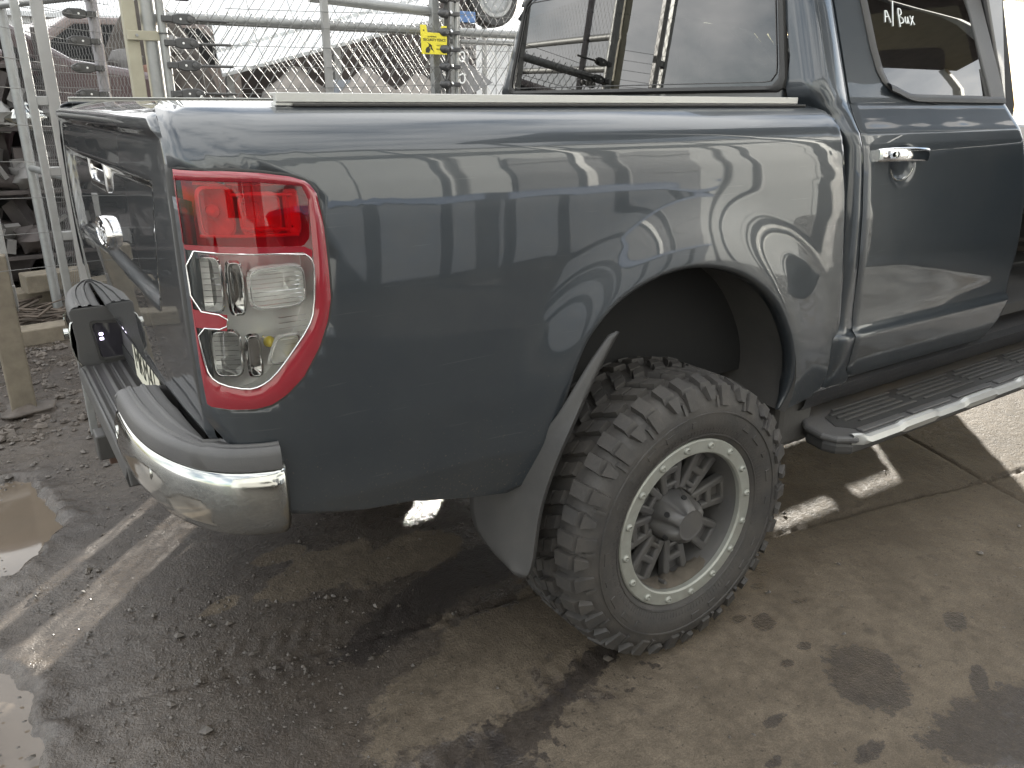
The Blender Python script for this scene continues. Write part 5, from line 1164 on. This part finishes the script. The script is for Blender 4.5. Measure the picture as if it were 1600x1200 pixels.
    for k, (lb, m) in enumerate(names):
        z = (1.30, 1.29, .90, .47, .92, .88, .45, 1.70)[k]; x = (-1.12, -.98, -1.0, -1.05, -1.35, -1.6, -1.5, -1.2)[k]
        b = MB(); b.blob((x, 5.30, z), (.26, .22, .17), 40+k, 10, .35); tag(b.build('car_part', m, None, smooth=60), lb, 'car part', 'salvaged parts on the rack')
    b = MB()
    for q in range(170):
        c = (rr.uniform(-2.5, -.8), rr.uniform(5.35, 5.7), rr.choice([.42, .88, 1.30])+rr.uniform(0, .22)); b.box(c, tuple(rr.uniform(.04, .24, 3)), rz=rr.uniform(0, 3), ry=rr.uniform(-.6, .6))
    tag(b.build('scrap_parts', DKSCRAP), 'jumble of small dark scrap parts crammed onto the rack', None, None, 'stuff')
    b = MB()
    for q in range(60):
        c = (rr.uniform(-2.5, -.8), rr.uniform(5.22, 5.4), rr.choice([.42, .88, 1.30])+rr.uniform(0, .2)); b.box(c, tuple(rr.uniform(.02, .12, 3)), rz=rr.uniform(0, 3), ry=rr.uniform(-.6, .6))
    tag(b.build('scrap_parts', GREYSCRAP), 'small grey scrap parts mixed through the rack', None, None, 'stuff')
    # dark rounded heap
    b = MB(); n = 40; G = []
    for i in range(15):
        t = i/14; row = []
        for j in range(n):
            a = 2*math.pi*j/n; rad = .74*math.cos(t*math.pi/2)**.62*(1+.05*math.sin(5*a+t*4)+.04*math.sin(11*a))+.0; row.append((.24+rad*math.cos(a), 7.12+rad*math.sin(a), 2.26*t**.85*(1-.03*math.sin(3*a))))
        G.append(row)
    b.grid(G, closed=True); tag(b.build('scrap_heap', BROWN, None, smooth=60), 'dark brown rounded heap of compacted scrap behind the fence', 'heap')
    for q, (x, z, d) in enumerate(((-.08, 1.72, .26), (.12, 1.60, .30), (.30, 1.85, .22))):
        b = MB(); b.blob((x, 6.42, z), (d, .12, d*.7), 70+q, 8, .3); tag(b.build('scrap_lump', GREYSCRAP if q != 1 else mat('reddish_lump', (.22, .13, .10), rough=.9, var=.3), None, smooth=60), ['pale lump on the left of the brown heap', 'reddish lump in the middle of the brown heap', 'grey lump high on the right of the brown heap'][q], 'scrap')
    # white lean-to roof with sacks stored below
    l = tp('lean_to', 'low lean-to with two tiers of white roof sheets sloping across', 'shelter', (1.8, 6.8, 0))
    def sheet(a, b_, c, d, name, m):
        bb = MB(); bb.prism([a, b_, c, d], (0, .01, -.035)); return bb.build(name, m, l, bevel=.004)
    A, B_ = Vector((.80, 6.86, 1.655)), Vector((2.55, 5.71, 2.15)); up = Vector((.16, .75, .22)); up2 = Vector((.5, 2.2, 1.1))
    n = 5
    for k in range(n):
        p, q = A.lerp(B_, k/n), A.lerp(B_, (k+1)/n-.003); sheet(p, q, q+up, p+up, 'roof_sheet', WHITESHEET)
        o = Vector((0, -.02, .03)); sheet(p+up+o, q+up+o, q+up+up2+o, p+up+up2+o, 'roof_sheet', WHITESHEET)
    b = MB(); b.prism([(.9, 8.2, 0), (.9, 8.2, 2.0), (3.6, 7.2, 2.5), (3.6, 7.2, 0)], (0, .05, 0)); b.build('back_wall', DKSCRAP, l)
    for p in (A, A.lerp(B_, .5), B_): b = MB(); b.box((p.x+.1, p.y+.15, p.z/2), (.07, .07, p.z)); b.build('support_post', GALV, l, bevel=.004)
    for q, (x, y, d, lb) in enumerate(((1.42, 6.62, (.66, .5, 1.72), 'tall grey sack left of the slim post under the white roof'), (1.98, 6.22, (.62, .6, 1.72), 'wide grey sack right of the slim post under the white roof'), (2.42, 5.98, (.72, .55, 1.66), 'rounded grey sack nearest the warning sign'))):
        b = MB(); G = []
        for i in range(16):
            t = i/15; row = []
            for j in range(28):
                a = 2*math.pi*j/28; c, s_ = math.cos(a), math.sin(a); r_ = (1-.9*smooth01((t-.82)/.18)**1.5)*(1+.05*math.sin(4*a+6*t+q)+.04*math.sin(9*t+q)); c = math.copysign(abs(c)**.75, c); s_ = math.copysign(abs(s_)**.75, s_); row.append((x+d[0]/2*r_*c, y+d[1]/2*r_*s_, d[2]*t))
            G.append(row)
        b.grid(G, closed=True); b.add(G[-1], [tuple(range(28))]); tag(b.build('bulk_sack', SACK, None, smooth=60), lb, 'sack', 'bulk sacks stored under the lean-to')
    b = MB(); b.box((1.72, 6.25, .8), (.16, .12, 1.6)); tag(b.build('steel_column', mat('blue_grey_steel', (.22, .24, .27), rough=.5)), 'blue grey steel column between the two larger sacks', 'column')
    # cabinet, blue box and spare wheel at the right
    c = tp('tool_cabinet', 'dark slatted steel cabinet behind the insulator posts', 'cabinet', (4.68, 9.15, 0))
    b = MB(); b.box((4.68, 9.2, 1.22), (.44, .4, 2.44)); b.build('body', DKSCRAP, c, bevel=.01)
    for k in range(6): b = MB(); b.box((4.66, 8.99, 2.36-.07*k), (.42, .02, .04)); b.build('slat', GREYSCRAP, c)
    b = MB(); b.box((4.68, 9.16, 2.52), (.42, .34, .14)); tag(b.build('blue_box', BLUE, None, bevel=.01), 'blue plastic box on top of the dark cabinet', 'box')
    w = tp('spare_wheel', 'spare wheel with grey rim ring hung high on a pole beside the cab window', 'wheel', (5.58, 9.65, 0))
    C = (5.52, 9.60, 2.88)
    b = MB(); b.lathe([(.25, -.12), (.39, -.13), (.42, -.09), (.425, 0), (.42, .09), (.39, .13), (.25, .12)], C, 'y', 44); b.build('tyre', RUBBER, w, smooth=50)
    b = MB(); b.lathe([(.30, -.125), (.29, -.14), (.24, -.14), (.23, -.10), (.14, -.03), (0, -.03)], C, 'y', 40); b.build('rim', GALV, w, smooth=50)
    b = MB(); b.tube([(5.56, 9.85, 0), (5.56, 9.85, 3.0)], .045, 10); b.build('pole', GALV, w, smooth=60)
    b = MB(); b.blob((5.08, 9.75, 2.86), (.52, .4, .72), 9, 12, .2); tag(b.build('engine_block', DKSCRAP, None, smooth=60), 'dark engine block beside the spare wheel', 'engine')
    b = MB(); b.box((5.08, 9.78, 1.25), (.08, .08, 2.5)); tag(b.build('engine_stand', GALV, None, bevel=.01), 'slim steel stand carrying the dark engine block', 'stand')
    s = tp('steel_gusset', 'grey triangular steel plate standing beside the insulator posts', 'steel plate', (3.7, 7.2, 0));     b = MB(); b.prism([(3.582, 7.398, 0.691), (3.624, 7.370, 1.919), (3.739, 7.298, 1.919), (3.753, 7.284, 1.834), (3.996, 7.141, 1.627), (3.753, 7.270, 1.491), (3.753, 7.270, 0.691)], (.02, .03, 0)); b.build('plate', mat('flat_grey', (.24, .24, .245), rough=.6), s, bevel=.003)
    b = MB(); b.box((3.68, 7.42, .4), (.10, .06, .8)); b.build('foot', GALV, s)
    # pale wall of a distant shed closes the yard
    d = tp('white_shed', 'long white metal shed far behind the yard', 'shed', (4, 22, 0))
    b = MB()
    for k in range(60): b.box((-9+k*.5+.25, 22, 1.7), (.47, .05, 3.4))
    b.box((6, 22.05, 1.7), (30, .05, 3.38)); b.build('wall', WALLW, d)
    b = MB(); b.prism([(-9.2, 21.8, 3.4), (-9.2, 26, 4.6), (-9.2, 26, 4.5), (-9.2, 21.8, 3.3)], (30.4, 0, 0)); b.build('roof', WHITESHEET, d)
yard()

# ------------------------------------------------------------------ the side of the yard behind the photographer, seen as reflections in the paint
def behind():
    w = tp('warehouse', 'grey ribbed metal warehouse with white downpipes opposite the truck', 'warehouse', (2, -7.5, 0))
    b = MB()
    n = 14
    for k in range(n): b.box((-11+k*2.06, -7.5, 3.4), (2.03, .04, 6.8))
    b.box((2.3, -7.55, 3.4), (28.8, .05, 6.8)); b.build('wall', CLAD, w)
    for k in range(10): b = MB(); b.box((-11+k*2.9, -7.42, 3.4), (.06, .08, 6.7)); b.build('downpipe', WHITESHEET, w, bevel=.01)
    b = MB(); b.box((2.3, -7.38, 6.86), (29, .22, .24)); b.build('gutter', BLACKP, w, bevel=.02)
    b = MB(); b.prism([(-12.3, -7.3, 6.95), (-12.3, -13, 8.2), (-12.3, -13, 8.1), (-12.3, -7.3, 6.88)], (29.2, 0, 0)); b.build('roof', CLAD, w)
    for x in (-1.2, 6.2):
        b = MB(); b.box((x, -7.44, 1.7), (3.4, .06, 3.4)); dd = b.build('roller_door', mat('dark_roller', (.05, .055, .065), rough=.5), w)
        b = MB()
        for k in range(17): b.box((x, -7.40, .1+k*.2), (3.4, .03, .015))
        b.build('door_rib', GREYSCRAP, dd)['kind'] = 'stuff'
    cn = tp('canopy', 'dark flat canopy roof on steel posts beside the warehouse', 'canopy', (8, -3.6, 0))
    b = MB(); b.box((8.6, -3.4, 6.2), (10.5, 3.2, .12)); b.build('roof', DKSCRAP, cn)
    for x in (3.8, 8.5, 13.4):
        for y in (-2.3, -5.0): b = MB(); b.box((x, y, 3.08), (.12, .12, 6.15)); b.build('post', GALV, cn, bevel=.01)
    s = tp('skip_bin', 'blue steel skip bin in front of the warehouse', 'skip', (2.6, -5.0, 0))
    SK = mat('skip_blue', (.028, .05, .085), rough=.65, var=.2, dust=.5); b = MB(); b.prism([(1.0, -5.8, .15), (4.2, -5.8, .15), (4.7, -5.8, 1.35), (.5, -5.8, 1.35)], (0, 1.6, 0)); b.build('bin', SK, s, bevel=.03)
    for k in range(6): b = MB(); b.box((1.1+k*.6, -4.16, .75), (.08, .08, 1.15)); b.build('rib', SK, s, bevel=.01)
    b = MB(); b.box((2.6, -5.0, 1.37), (4.3, 1.72, .08)); b.build('rim', mat('blue_rim', (.03, .07, .16), rough=.5), s, bevel=.01)
    v = tp('parked_van', 'white panel van parked against the warehouse', 'van', (-3.6, -5.2, 0))
    prof = [(-2.4, .4), (-2.4, 1.9), (-2.2, 2.05), (1.0, 2.05), (1.6, 1.35), (2.4, 1.1), (2.5, .5), (2.45, .4)]
    b = MB(); b.prism([(-3.6+x, -6.1, z) for x, z in prof], (0, 1.8, 0)); b.build('body', PALE, v, bevel=.08, bseg=3)
    b = MB(); b.prism([(-3.6+x, -4.29, z) for x, z in [(.2, 1.3), (.2, 1.85), (.95, 1.85), (1.45, 1.3)]], (0, .01, 0)); b.build('window', DARK, v)
    for x in (-1.6, 1.5):
        b = MB(); b.lathe([(.1, -.1), (.31, -.1), (.33, 0), (.31, .1), (.1, .1)], (-3.6+x, -4.4, .33), 'y', 28); b.build('wheel', RUBBER, v, smooth=50)
behind()
for o in list(bpy.data.objects):
    if '_o' in o: del o['_o']
